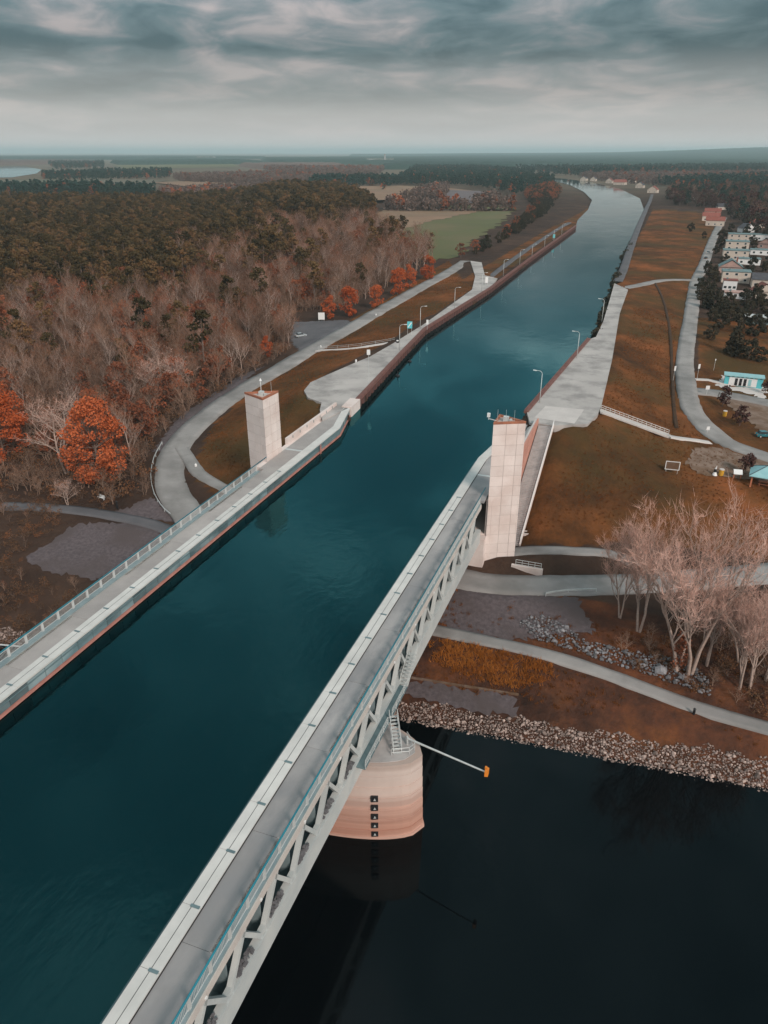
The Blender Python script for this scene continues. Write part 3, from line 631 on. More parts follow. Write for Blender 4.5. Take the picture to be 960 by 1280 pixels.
    # joint strip across the deck at the bridge end
    bpart(bx(MB(), 18.7, 22.5, 130.6, 131.2, 1.99, 2.06), 'expansion_joint', M['rail'])
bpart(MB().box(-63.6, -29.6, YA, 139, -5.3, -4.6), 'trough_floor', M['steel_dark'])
# rail fittings and small lamps on the river-side chord
lmp = MB().box(-0.06, 0.06, -0.12, 0.12, -0.1, 0.1).mesh('chord_lamp', M['white'])
for k in range(-3, 14): brep('chord_lamp', lmp, (-24.02, Y0B + k * 8.6, 1.5))
# ladder in the left trough wall
ld = MB()
for yy in (-0.28, 0.28): ld.beam((0, yy, -0.4), (0, yy, 1.95), 0.06, 0.08)
for k in range(8): ld.beam((0, -0.28, -0.2 + k * 0.3), (0, 0.28, -0.2 + k * 0.3), 0.05, 0.05)
ld.box(-0.02, 0.02, -0.34, 0.34, 0.9, 2.05)
brep('ladder', ld.mesh('ladder', M['fender']), (-63.15, 135.5, 0))
# inspection gallery on the river side above the pier
G = MB(); gx0, gx1 = -24.1, -22.9
G.box(gx0, gx1, 57.5, 72.5, -3.55, -3.4); bpart(G, 'gallery_floor', M['teal_rail'] if False else M['steel_dark'])
G = MB()
for z_ in (0.45, 0.85, 1.2): G.tube((gx1, 57.5, -3.4 + z_), (gx1, 65.0, -3.4 + z_), 0.045, n=5); G.tube((gx1, 66.6, -3.4 + z_), (gx1, 72.5, -3.4 + z_), 0.045, n=5)
for k in range(11):
    yy = 57.5 + k * 1.5
    if not 65.1 < yy < 66.5: G.tube((gx1, yy, -3.4), (gx1, yy, -2.2), 0.04, n=5)
bpart(G, 'gallery_railing', M['rail'])
G = MB()
for k in range(9): G.box(gx0 + 0.1, gx1 - 0.1, 72.6 + k * 0.42, 73.0 + k * 0.42, -3.35 + k * 0.28, -3.28 + k * 0.28)
G.beam((gx1, 72.5, -3.3), (gx1, 76.6, -0.6), 0.06, 0.25); G.beam((gx0, 72.5, -3.3), (gx0, 76.6, -0.6), 0.06, 0.25)
for dz in (0.6, 1.1): G.tube((gx1, 72.5, -3.3 + dz), (gx1, 76.6, -0.6 + dz), 0.035, n=5)
bpart(G, 'gallery_stair', M['steel'])
G = MB()
s0 = np.array((-22.8, 66.6, -3.4)); s1 = atz(497, 941, -6.2); dv = (s1 - s0) / 10; sd = np.array((0.8, 0.6, 0)) * 0.5
sd = np.array((dv[1], -dv[0], 0)); sd = sd / np.linalg.norm(sd) * 0.5
for k in range(11):
    p = s0 + dv * k; G.beam(p - sd, p + sd, 0.3, 0.05)
for s_ in (-1, 1):
    G.beam(s0 + sd * s_, s1 + sd * s_, 0.06, 0.22)
    for dz in (0.5, 0.8, 1.1): G.tube(s0 + sd * s_ + (0, 0, dz), s1 + sd * s_ + (0, 0, dz), 0.035, n=5)
    for k in range(0, 11, 3): p = s0 + dv * k + sd * s_; G.tube(p, p + (0, 0, 1.1), 0.035, n=5)
bpart(G, 'pier_stair', M['rail'])
# nests of droppings on the lower chord
db = MB()
for k in range(-6, 4):
    for q in range(60):
        y = Y0B + (k + 0.5) * BAY + random.uniform(-1.3, 1.3); x = random.uniform(-24.7, -24.2)
        s_ = random.uniform(0.05, 0.14); db.box(x - s_, x + s_, y - s_, y + s_, -2.86, -2.85 + s_, 0)
o = bpart(db, 'nest_debris', M['stone_grey']); o['kind'] = 'stuff'

# ------------------------------------------------------------------ pier
PZ = -6.3
def pier_outline(ht, x_in, x_tip, n=14, cy=64.6):
    pts = []
    for sg in (1, -1):
        xt = -46.6 + sg * (x_tip + 46.6); xi = -46.6 + sg * (x_in + 46.6)
        arc = []
        for k in range(n + 1):
            t = k / n; x = xi + (xt - xi) * t; arc.append((x, ht * math.sqrt(max(0, 1 - t ** 1.9)) * (1 - 0.12 * t)))
        if sg == 1: right = arc
        else: left = arc
    low = [(x, cy - h) for x, h in left[::-1]] + [(x, cy - h) for x, h in right]
    up = [(x, cy + h) for x, h in right[::-1][1:]] + [(x, cy + h) for x, h in left[:-1]]
    return low + up
pm = bpy.data.materials.new('pier_concrete'); pm.use_nodes = True; t = pm.node_tree; b = t.nodes['Principled BSDF']
gp_ = N(t, 'ShaderNodeNewGeometry'); spx = N(t, 'ShaderNodeSeparateXYZ'); t.links.new(gp_.outputs['Position'], spx.inputs[0])
nn = N(t, 'ShaderNodeTexNoise'); nn.inputs['Scale'].default_value = 0.5; nn.inputs['Detail'].default_value = 6; t.links.new(gp_.outputs['Position'], nn.inputs['Vector'])
mpz = N(t, 'ShaderNodeMapping'); mpz.inputs['Scale'].default_value = (0.03, 0.03, 1.3); t.links.new(gp_.outputs['Position'], mpz.inputs[0])
nb_ = N(t, 'ShaderNodeTexNoise'); nb_.inputs['Scale'].default_value = 1.0; nb_.inputs['Detail'].default_value = 4; t.links.new(mpz.outputs[0], nb_.inputs['Vector'])
hh = math_n(t, 'DIVIDE', math_n(t, 'ADD', spx.outputs[2], 18.0), 11.7)
hh = math_n(t, 'ADD', hh, math_n(t, 'MULTIPLY', math_n(t, 'SUBTRACT', nb_.outputs[0], 0.5), 0.35))
pc = ramp(t, hh, [(0.0, (0.58, 0.34, 0.27)), (0.10, (0.42, 0.19, 0.13)), (0.20, (0.52, 0.27, 0.20)), (0.27, (0.40, 0.195, 0.14)), (0.40, (0.58, 0.35, 0.28)), (0.47, (0.47, 0.31, 0.26)), (0.58, (0.64, 0.49, 0.43)), (0.85, (0.60, 0.50, 0.455)), (1.0, (0.42, 0.33, 0.29))])
pc = mixc(t, math_n(t, 'MULTIPLY', nn.outputs[0], 0.4), pc, (0.36, 0.25, 0.21))
t.links.new(pc, b.inputs['Base Color']); b.inputs['Roughness'].default_value = 0.85
def lifts(outfn, z0, z1, n, gap=0.05):
    mb = MB(); h = (z1 - z0) / n
    for k in range(n):
        sc = outfn(k); mb.prism(sc, z0 + k * h + gap, z0 + (k + 1) * h - gap); mb.prism([(x * .9985 - 46.6 * .0015, 64.6 + (y - 64.6) * 0.993) for x, y in sc], z0 + k * h - gap, z0 + k * h + gap)
    return mb
PR = empty('bridge_pier', (-46.6, 64.6, -18), 'pink stained concrete river pier with pointed ends under the bridge', 'pier')
PO = (-46.6, 64.6, -18)
wid = [5.35, 5.3, 5.25, 5.2, 5.15, 5.1, 5.05]
lifts(lambda k: pier_outline(wid[k], -31, -18.1 - 0.05 * k), -18.2, PZ - 0.001, 7, 0.035).build('shaft', pm, PR, PO)
MB().prism(pier_outline(5.4, -31, -17.9), -22, -17.55).build('footing', pm, PR, PO)
MB().prism(pier_outline(4.6, -31, -19.3), PZ, PZ + 0.12).build('cap_slab', M['concrete_grey'], PR, PO)
for x in (-26.5, -35, -58, -66.7):
    MB().box(x - 1, x + 1, 63.4, 65.8, PZ + 0.122, -5.602).build('bearing', M['steel_dark'], PR, PO)
gface = lambda X_: 64.6 - np.interp(X_, [-31, -23.2, -21, -18.2], [5.2, 3.9, 2.9, 0.3])
for k in range(5):
    z = -17.1 + k * 1.45; x = -23.1
    f = math.sqrt(1 - ((x + 31) / 13) ** 1.9) * (1 - .12 * (x + 31) / 13); y = 64.6 - 5.2 * f
    g_ = MB(); g_.box(-0.42, 0.42, -0.16, 0.5, -0.42, 0.42); pl = g_.mesh('depth_mark', M['black'])
    o = place('depth_mark', pl, PR, (x - PO[0], y - PO[1], z - PO[2]), R(24))
    tri = MB(); tri.add([(-0.16, -0.18, -0.2), (0.16, -0.18, -0.2), (0, -0.18, 0.2)], [(0, 1, 2)]); tri.add([(-0.16, -0.165, -0.2), (0.16, -0.165, -0.2), (0, -0.165, 0.2)], [(0, 2, 1)])
    place('arrow_mark', tri.mesh('arrow_mark', M['rail']), o)
for sg in (1, -1):
    bm0 = np.array((-20.6 if sg > 0 else -72.6, 65.5, -5.2))
    bm1 = atz(607, 965, -5.0) if sg > 0 else np.array((-93.2 - atz(607, 965, -5.0)[0], atz(607, 965, -5.0)[1], -5.0))
    bo = MB().tube(bm0, bm1, 0.13, 0.10, n=8).tube(bm0 + (0, 0, -1.1), bm0 + (0, 0, 0.3), 0.12, n=8).build('marker_boom', M['rail'], PR, PO)
    mk = MB(); mk.prism([(bm1[0] - .05, bm1[1] - .42), (bm1[0] + .34, bm1[1] - .3), (bm1[0] + .34, bm1[1] + .3), (bm1[0] - .05, bm1[1] + .42)], -5.35, -4.55); mk.box(bm1[0] - .1, bm1[0] + .12, bm1[1] - .12, bm1[1] + .12, -4.55, -4.2)
    mk.build('marker', M['orange_paint'], bo, PO)
    rl = MB()
    pts = [(-21.8, 63.2), (-19.9, 64.1), (-19.5, 65.0), (-21.0, 66.6)]
    pts = [((x if sg > 0 else -93.2 - x), y) for x, y in pts]
    for a, c_ in zip(pts[:-1], pts[1:]):
        for dz in (0.55, 1.1): rl.tube((*a, PZ + dz), (*c_, PZ + dz), 0.035, n=5)
    for a in pts: rl.tube((*a, PZ), (*a, PZ + 1.1), 0.04, n=5)
    rl.build('nose_railing', M['rail'], PR, PO)

# ------------------------------------------------------------------ abutment and towers
AB = empty('abutment', (-46.6, 121, -13), 'pale concrete abutment wall carrying the end of the canal bridge', 'wall'); AO = (-46.6, 121, -13)
MB().box(-71.0, -23.5, 119.2, 121.2, -13.5, -5.65).build('front_wall', M['concrete'], AB, AO)
MB().box(-71.0, -69.6, 121.2, 158, -10, 1.5).build('wing_wall', M['concrete'], AB, AO)
MB().box(-23.9, -22.8, 121.2, 166, -11, 1.5).build('wing_wall', M['concrete'], AB, AO)
MB().box(-69.6, -23.9, 121.2, 150, -9, -5.4).build('bearing_shelf', M['concrete'], AB, AO)
def tower(tri, z0, z1, label, nrow, mirror=False):
    c0 = np.mean(np.array(tri), 0); O = (c0[0], c0[1], z0)
    T = empty('concrete_tower', O, label, 'tower')
    inner = [tuple(c0 + (np.array(p) - c0) * 0.972) for p in tri]
    MB().prism(inner, z0, z1 - 0.35).build('core', M['joint'], T, O)
    n = 3; ar = sum(tri[i][0] * tri[(i + 1) % n][1] - tri[(i + 1) % n][0] * tri[i][1] for i in range(n))
    tri = tri if ar > 0 else tri[::-1]
    h = (z1 - 0.4 - z0) / nrow
    for i in range(3):
        a = np.array(tri[i]); b2 = np.array(tri[(i + 1) % 3]); e = b2 - a; L = np.linalg.norm(e); e /= L; nrm = np.array((e[1], -e[0]))
        cuts = [0.0, 0.41, 0.76, 1.0]
        for k in range(nrow):
            for u0, u1 in zip(cuts[:-1], cuts[1:]):
                g0 = 0.035 if u0 > 0 else 0.0; g1 = 0.035 if u1 < 1 else 0.0
                p = a + e * (u0 * L + g0); q = a + e * (u1 * L - g1)
                pr = 0.0 + random.uniform(0, 0.012)
                poly = [tuple(p + nrm * pr), tuple(q + nrm * pr), tuple(q - nrm * 0.2 - (e * 0.12 if u1 == 1 else 0)), tuple(p - nrm * 0.2 + (e * 0.12 if u0 == 0 else 0))]
                MB().prism(poly, z0 + k * h + 0.035, z0 + (k + 1) * h - 0.035).build('concrete_panel', M['concrete'], T, O)
    out_ = [tuple(c0 + (np.array(p) - c0) * 1.01) for p in tri]; inn = [tuple(c0 + (np.array(p) - c0) * 0.80) for p in tri]
    cp_ = MB()
    for i in range(3):
        j = (i + 1) % 3; cp_.prism([out_[i], out_[j], inn[j], inn[i]], z1 - 0.4, z1)
    cp_.build('coping', M['coping'], T, O)
    eq = MB(); eq.box(c0[0] - .5, c0[0] + .4, c0[1] - .4, c0[1] + .4, z1 - .36, z1 + 0.5); eq.box(c0[0] + .6, c0[0] + 1.0, c0[1] - .2, c0[1] + .3, z1 - .36, z1 + 0.1)
    eq.build('equipment_box', M['rail'], T, O)
    return T, O
c_r = 0
TL_, TLO = tower([(-75.2, 126.4), (-69.75, 123.8), (-69.3, 129.6)], -10.5, 15.0, 'slender triangular concrete tower on the forest side of the canal', 13)
mt = MB(); mt.tube((-72, 127.5, 14.6), (-72, 127.5, 17.4), 0.06, n=6); mt.tube((-72, 127.5, 17.3), (-72, 127.5, 17.8), 0.3, 0.05, n=8)
mt.build('mast_lamp', M['white'], TL_, TLO)
MB().tube((-70.3, 128.6, 14.9), (-70.3, 128.6, 17.0), 0.03, n=5).build('antenna', M['rail'], TL_, TLO)
MB().beam((-70.0, 127.0, -9), (-69.9, 127.0, 14.2), 0.05, 0.25).build('drain_pipe', M['fender'], TL_, TLO)
tR = [tuple(atz(617, 528, 16.4)[:2]), tuple(atz(657.5, 526.5, 16.4)[:2]), tuple(atz(624.5, 517.5, 16.4)[:2])]
TR_, TRO = tower(tR, -13.2, 16.4, 'tall pale concrete tower on the village side beside the bridge end', 15)
ar_ = MB(); q = tR[0]; ar_.beam((q[0] + 0.3, q[1] + .8, 16.5), (q[0] - 1.2, q[1] + 1.4, 16.5), 0.1, 0.1); ar_.tube((q[0] - 1.2, q[1] + 1.4, 16.3), (q[0] - 1.2, q[1] + 1.4, 16.8), 0.05, n=6); ar_.box(q[0] - 1.45, q[0] - 0.95, q[1] + 1.2, q[1] + 1.6, 16.8, 17.5)
ar_.build('signal_arm', M['white'], TR_, TRO)
for k in range(3): MB().tube((tR[0][0] + .4 + k * 1.4, tR[0][1] + 1.2 + k * .3, 16.2), (tR[0][0] + .4 + k * 1.4, tR[0][1] + 1.2 + k * .3, 18.4), 0.025, n=5).build('antenna', M['rail'], TR_, TRO)
# plinth beside tower with railing
MB().box(tR[1][0] + .05, -12.6, tR[0][1] - 0.6, tR[0][1] + 0.0, -13.4, -10.4).build('retaining_wall', M['concrete'], AB, AO)
rl = MB(); yy = tR[0][1] - 0.3
for dz in (0.15, 0.6, 1.1): rl.tube((-17.6, yy, -10.4 + dz), (-12.9, yy, -10.4 + dz), 0.05, n=5)
for k in range(5): rl.tube((-17.6 + k * 1.17, yy, -10.4), (-17.6 + k * 1.17, yy, -9.3), 0.05, n=5)
rl.build('path_railing', M['rail'], AB, AO)

# stair beside the village-side tower
SO = (-20.3, 146, -11)
ST = empty('tower_stair', SO, 'long concrete stair with salmon side wall climbing behind the village side tower', 'stairs')
NST = 72; ys0, ys1, zs0, zs1 = 128.5, 164.4, -10.2, 2.0
stp = MB().box(-1.55, 1.55, -0.3, 0.3, -0.35, 0.085).mesh('step', M['concrete_grey'])
for k in range(NST):
    f = k / NST; y = ys0 + (ys1 - ys0) * f; extra = 0
    place('step', stp, ST, (-20.0 - SO[0], y - SO[1], zs0 + (zs1 - zs0) * f - SO[2]))
wm = mat('salmon_concrete', (0.56, 0.28, 0.215), (0.47, 0.225, 0.175), 0.5, 0.85, coord='World')
for i in range(7):                       # level board marked courses separated by grooves
    MB().box(-22.05, -21.75, 127.0 if i else 127.4, 165.2, 3.3 - 1.75 * (i + 1) + 0.05, 3.3 - 1.75 * i - 0.05).build('side_wall_course', wm, ST, SO)
MB().box(-22.5, -21.85, 127.2, 165.1, -10.5, 3.2).build('side_wall_core', M['slab_pale'], ST, SO)
kb = MB(); kb.beam((-18.25, ys0 - 0.5, zs0), (-18.25, ys1 + 0.3, zs1 + 0.15), 0.3, 0.55); kb.build('stringer', M['concrete'], ST, SO)
rl = MB()
for dz in (0.35, 0.75, 1.15): rl.tube((-18.25, ys0 - 0.3, zs0 + dz + .2), (-18.25, ys1 + 0.3, zs1 + dz + .3), 0.05, n=5)
for k in range(22):
    f = k / 21; p = (-18.25, ys0 - .3 + (ys1 + .6 - ys0) * f, zs0 + (zs1 - zs0) * f + .2); rl.tube(p, (p[0], p[1], p[2] + 1.2), 0.045, n=5)
rl.build('stair_railing', M['white'], ST, SO)

# stair down the grass bank to the village road
b0 = atz(752, 514, 2.1); b1 = on(837, 546); b1[2] += 0.12
BS = empty('bank_stair', tuple(b0), 'straight pale stair with railing running down the orange grass bank', 'stairs')
nst = 46; dv = (b1 - b0) / nst; ang = math.atan2(dv[1], dv[0])
bst = MB().box(-0.35, 0.35, -1.15, 1.15, -0.3, 0.1).mesh('step', M['slab_pale'])
for k in range(nst + 1): place('step', bst, BS, tuple(dv * k), ang)
sd = np.array((-dv[1], dv[0], 0)); sd = sd / np.linalg.norm(sd) * 1.3
for s_ in (1, -1): MB().beam(b0 + sd * s_, b1 + sd * s_, 0.3, 0.4).build('stringer', M['slab_pale'], BS, b0)
rl = MB()
for dz in (0.6, 1.1): rl.tube(b0 + sd + (0, 0, dz), b1 + sd + (0, 0, dz), 0.05, n=5)
for k in range(16): p = b0 + (b1 - b0) * k / 15 + sd; rl.tube(p, p + (0, 0, 1.1), 0.045, n=5)
rl.build('stair_railing', M['rail'], BS, b0)
# approach parapet on the forest side
AP = MB(); p0, p1 = np.array((-70.6, 136.5)), np.array((-70.0, 161.5))
AP.prism([(-71.0, 134.5), (-70.45, 134.5), (-70.45, 161.5), (-71.0, 161.5)], 1.5, 2.95)
o = AP.build('approach_parapet', M['concrete']); cat_tag(o, 'low pinkish concrete parapet wall between approach deck and grass on the forest side', 'wall')
for k in range(7):
    MB().box(-70.5, -70.41, 137 + k * 3.6, 137.25 + k * 3.6, 2.2, 2.75).build('wall_bolt', M['steel_dark'], o)

# quay walls: sheet piles with a cap, one pile at a time where it shows
def quay_wall(name, pts, label, side, step):
    P = spline(np.array([(x, y, 0) for x, y in pts]), 1.0)[:, :2] if False else None
    out_ = []; 
    for (x0, y0), (x1, y1) in zip(pts[:-1], pts[1:]):
        n = max(1, int(round(math.hypot(x1 - x0, y1 - y0) / step)))
        for k in range(n): out_.append((x0 + (x1 - x0) * k / n, y0 + (y1 - y0) * k / n))
    out_.append(pts[-1])
    O = (*pts[0], 0); T = empty(name, O, label, 'wall')
    for i, (a, c_) in enumerate(zip(out_[:-1], out_[1:])):
        a = np.array(a); c_ = np.array(c_); e = c_ - a; L = np.linalg.norm(e); e /= L; nr = np.array((e[1], -e[0])) * side
        mb = MB(); q = 0.32
        prof = [a + nr * 0, a + e * 0.15 * L + nr * 0, a + e * 0.3 * L + nr * q, a + e * 0.7 * L + nr * q, a + e * 0.85 * L, c_ - e * 0.02, c_ - nr * 0.4, a - nr * 0.4]
        mb.prism([tuple(p) for p in prof], -4.5, 1.85); mb.build('sheet_pile', M['sheet_pile'], T, O)
    for (x0, y0), (x1, y1) in zip(pts[:-1], pts[1:]):
        a = np.array((x0, y0)); c_ = np.array((x1, y1)); e = c_ - a; L = np.linalg.norm(e); e /= L; nr = np.array((e[1], -e[0])) * side
        n = max(1, int(L / 12))
        for k in range(n):
            p = a + e * (L * k / n + 0.02); q = a + e * (L * (k + 1) / n - 0.02)
            MB().prism([tuple(p + nr * 0.5), tuple(q + nr * 0.5), tuple(q - nr * 0.62), tuple(p - nr * 0.62)], 1.86, 2.55).build('wall_cap', M['pile_cap'], T, O)
            r_ = MB().tube((*(p + nr * .3), 2.85), (*(q + nr * .3), 2.85), 0.06, n=5)
            r_.tube((*(p + nr * .3), 2.55), (*(p + nr * .3), 2.85), 0.05, n=5); r_.build('edge_rail', M['pile_cap'], T, O)
    return T
quay_wall('quay_wall', CL[3:], 'long dark red sheet pile quay wall along the forest side of the canal', 1, 3.2)
quay_wall('quay_wall', CR[2:], 'short dark red sheet pile wall below the wide concrete apron', -1, 3.0)
blk = MB().prism([(-66.2, 160.6), (-68.8, 160.6), (-69.4, 167.6), (-66.7, 167.6)], -4, 2.45).build('end_block', M['concrete']); cat_tag(blk, 'pale concrete block joining the flared walkway to the dark red quay wall', 'block')
bolm = MB().tube((0, 0, 0), (0, 0, 0.75), 0.16, n=8).tube((0, 0, 0.75), (0, 0, 0.95), 0.22, n=8).mesh('bollard', M['white'])

# ------------------------------------------------------------------ street lamps, signs and small things
def lamp_tree(h, arm, dirx=1):
    s_ = MB().tube((0, 0, 0), (0, 0, h * 0.9), 0.11, 0.07, n=8)
    pr = (0, 0, h * 0.9)
    for k in range(1, 7):
        a = k / 6 * math.pi / 2; q = (arm * 0.6 * (1 - math.cos(a)) , 0, h * 0.9 + h * 0.1 * math.sin(a)); s_.tube(pr, q, 0.06, n=6); pr = q
    s_.tube(pr, (arm, 0, h), 0.06, n=6)
    hd = MB().beam((arm - 0.1, 0, h - 0.02), (arm + 0.75, 0, h + 0.05), 0.3, 0.14)
    return s_.mesh('pole', M['rail'], True), hd.mesh('lamp_head', M['white'])
POLE, HEAD = lamp_tree(8.0, 1.5)
def street_lamp(px, py, label, rz, z=PADZ, loc=None, h=1.0, group=None):
    p = atz(px, py, z) if loc is None else loc
    e = empty('street_lamp', tuple(p), label, 'street lamp', group, rz)
    place('pole', POLE, e, sc=h); place('lamp_head', HEAD, e, sc=h)
lx = lambda Y: np.interp(Y, [q[1] for q in CL], [q[0] for q in CL]) - 1.4
lamps = [(501, 438), (527.5, 412), (567, 385), (591, 363.5), (623, 345), (643, 330), (661, 319), (675, 308), (687.5, 300), (698, 293)]
ordn = ['nearest', 'second', 'third', 'fourth', 'fifth', 'sixth', 'seventh', 'eighth', 'ninth', 'farthest']
for i, (px, py) in enumerate(lamps):
    p = atz(px, py, PADZ); p[0] = lx(p[1]); 
    if i > 4: p[2] = gz(p[0], p[1])
    street_lamp(px, py, f'{ordn[i]} curved street lamp along the forest side quay', R(20), loc=tuple(p), group='street lamps on the forest side quay')
for (px, py), lb, rz in (((671, 503), 'curved street lamp on the apron edge closest to the tower', R(180)), ((722, 448), 'middle street lamp at the edge of the wide apron', R(180)), ((757, 402), 'street lamp where the apron narrows beside the dark shrubs', R(180))):
    p = atz(px, py, PADZ); p[0] = np.interp(p[1], [172, 256, 272, 400], [-25.9, -19.9, -19.4, -22]) + 1.3
    street_lamp(px, py, lb, rz, loc=tuple(p), group='street lamps on the apron')
def sign(px, py, w, h, zc, mface, label, name='sign', cat='sign', ry=0.0, z=None, two=True, mark=None):
    p = on(px, py) if z is None else atz(px, py, z)
    e = empty(name, tuple(p), label, cat, rz=ry)
    for x in ((-w * 0.4, w * 0.4) if two else (0,)): MB().tube((x, 0.05, 0), (x, 0.05, zc + h / 2), 0.05, n=6).build('post', M['rail'], e)
    MB().box(-w / 2, w / 2, -0.03, 0.03, zc - h / 2, zc + h / 2).build('panel', mface, e)
    if mark: 
        m_ = MB(); mark(m_); m_.build('sign_mark', M['white'] if mface is not M['white'] else M['cyan'], e)
    return e
YR = YAW
sign(512, 418, 1.7, 2.3, 3.2, M['cyan'], 'teal square waterway sign with white diagonal beside the quay lamp', z=PADZ, ry=YR, mark=lambda m_: m_.beam((-0.6, -0.05, 2.4), (0.6, -0.05, 4.0), 0.3, 0.04, up=(0, 1, 0)))
sign(534, 412, 0.7, 1.6, 2.6, M['white'], 'small white panel sign beside the second quay lamp', z=PADZ, ry=YR, two=False)
sign(608, 356, 1.3, 2.6, 2.2, M['white'], 'tall white information panel by the road fork on the quay', z=PADZ, ry=YR)
sign(461, 478, 0.9, 1.4, 8.2, M['white'], 'white board on a tall thin mast at the quay apron', name='mast_sign', z=PADZ, ry=YR, two=False)
sign(402, 402, 2.6, 2.8, 2.2, M['white'], 'pale green map board at the forest edge behind the car park', name='map_board', cat='board', ry=YR)
sign(839, 592, 3.0, 2.0, 1.9, M['sandy'], 'blue and white framed information board on the grass', name='information_board', cat='board', ry=YR * 0.2, mark=lambda m_: (m_.box(-1.5, 1.5, -0.07, -0.035, 2.75, 2.9), m_.box(-1.5, 1.5, -0.07, -0.035, 0.9, 1.05), m_.box(-1.5, -1.35, -0.07, -0.035, 1.06, 2.74), m_.box(1.35, 1.5, -0.07, -0.035, 1.06, 2.74)))
sign(841, 478, 0.5, 1.4, 4.2, M['white'], 'leaning white flag on the grass side of the village road', name='flag_pole', cat='flag', ry=YR, two=False)
sign(871, 475, 0.6, 1.4, 4.2, M['white'], 'white flag pole at the corner of the shelter path', name='flag_pole', cat='flag', ry=YR, two=False)
sign(892, 463, 0.3, 0.5, 3.4, M['white'], 'thin pole sign in the meadow left of the teal kiosk', name='pole_sign', ry=YR, two=False)
sign(883, 494, 1.1, 1.1, 2.2, M['white'], 'small white square sign at the car park entrance', ry=YR, two=False)
sign(884, 542, 0.8, 0.9, 1.4, M['white'], 'small white sign on the inner bend of the village road', ry=YR, two=False)
sign(692, 300, 1.6, 2.4, 2.6, M['cyan'], 'distant blue waterway sign near the far end of the quay', z=PADZ, ry=YR)
# notice on the mast, black ball signal
p = atz(497, 436, PADZ); e = empty('round_signal', tuple(p), 'black round signal with a white arrow beside the nearest quay lamp', 'signal', rz=YR)
MB().tube((0, 0, 0), (0, 0, 2.6), 0.06, n=6).build('post', M['rail'], e); MB().tube((0, -0.06, 2.6), (0, 0.06, 2.6), 0.75, n=16).build('disc', M['black'], e)
MB().box(-0.4, 0.3, -0.09, -0.065, 2.4, 2.8).build('sign_mark', M['white'], e)
# litter bins
for px, py, lb in ((917.5 - 16.5, 594, 'yellow litter bin beside the pale table board near the pavilion'), (905.5, 520, 'yellow litter bin on the grass by the dark red tree')):
    p = on(px, py); e = empty('litter_bin', tuple(p), lb, 'bin', 'yellow litter bins')
    MB().tube((0, 0, 0), (0, 0, 1.35), 0.5, 0.55, n=12).build('barrel', M['yellow'], e); MB().tube((0, 0, 1.35), (0, 0, 1.5), 0.58, 0.5, n=12).build('lid', M['slab_pale'], e)
# pavilion
p = on(955, 606); e = empty('picnic_pavilion', tuple(p), 'open picnic pavilion with pale teal pyramid roof and orange posts', 'pavilion', rz=R(-8))
for x, y in ((-2.6, -2.6), (2.6, -2.6), (2.6, 2.6), (-2.6, 2.6)): MB().box(x - .16, x + .16, y - .16, y + .16, 0, 2.9).build('post', M['wood_orange'], e)
rf = MB(); rf.add([(-3.3, -3.3, 2.75), (3.3, -3.3, 2.75), (3.3, 3.3, 2.75), (-3.3, 3.3, 2.75), (0, 0, 4.5), (-3.3, -3.3, 2.6), (3.3, -3.3, 2.6), (3.3, 3.3, 2.6), (-3.3, 3.3, 2.6)], [(0, 1, 4), (1, 2, 4), (2, 3, 4), (3, 0, 4), (5, 6, 1, 0), (6, 7, 2, 1), (7, 8, 3, 2), (8, 5, 0, 3), (8, 7, 6, 5)])
rf.build('roof', M['cyan_roof'], e)
rd = MB()
for sx in (-1, 1):
    for sy in (-1, 1): rd.beam((sx * 3.3, sy * 3.3, 2.8), (0, 0, 4.55), 0.12, 0.08)
rd.build('ridge', M['roof_dark'], e)
MB().box(-1.2, 1.2, -0.5, 0.5, 0.7, 0.8).box(-1, -0.8, -.3, .3, 0, 0.7).box(.8, 1, -.3, .3, 0, .7).build('table', M['wood_orange'], e)
for y in (-1.1, 1.1): MB().box(-1.2, 1.2, y - .2, y + .2, 0.4, 0.48).box(-1, -.85, y - .15, y + .15, 0, .4).box(.85, 1, y - .15, y + .15, 0, .4).build('bench', M['wood_orange'], e)
# table board
p = on(921, 598); e = empty('display_board', tuple(p), 'small lectern with pale sloping top and orange foot beside the pavilion', 'board', rz=R(5))
bd = MB(); bd.add([(-.9, -.5, 1.2), (.9, -.5, 1.2), (.9, .6, 1.9), (-.9, .6, 1.9), (-.9, -.5, 1.1), (.9, -.5, 1.1), (.9, .6, 1.8), (-.9, .6, 1.8)], [(0, 1, 2, 3), (7, 6, 5, 4), (0, 4, 5, 1), (1, 5, 6, 2), (2, 6, 7, 3), (3, 7, 4, 0)]); bd.build('top', M['white'], e)
for x in (-.7, .7): MB().box(x - .08, x + .08, -.1, .1, 0, 1.4).build('leg', M['wood_orange'], e)
# sculpture like post with white cap and skirt
p = on(893, 594); e = empty('marker_post', tuple(p), 'small black and white post beside the yellow bin', 'post')
MB().tube((0, 0, 0), (0, 0, 0.8), 0.6, 0.25, n=10).build('base', M['white'], e); MB().tube((0, 0, 0.8), (0, 0, 1.5), 0.3, 0.25, n=10).build('shaft', M['black'], e); MB().tube((0, 0, 1.5), (0.15, 0, 2.2), 0.22, 0.05, n=10).build('cap', M['white'], e)
# drain box on the grass bank
p = on(657, 667); e = empty('drain_inlet', tuple(p), 'small square concrete drain inlet on the grass slope beside the tower', 'drain', rz=R(8))
MB().box(-1, 1, -.7, -.5, -.2, .35).box(-1, 1, .5, .7, -.2, .35).box(-1, -.8, -.5, .5, -.2, .35).box(.8, 1, -.5, .5, -.2, .35).build('rim', M['concrete'], e); MB().box(-.8, .8, -.5, .5, -.2, .1).build('grate', M['black'], e)
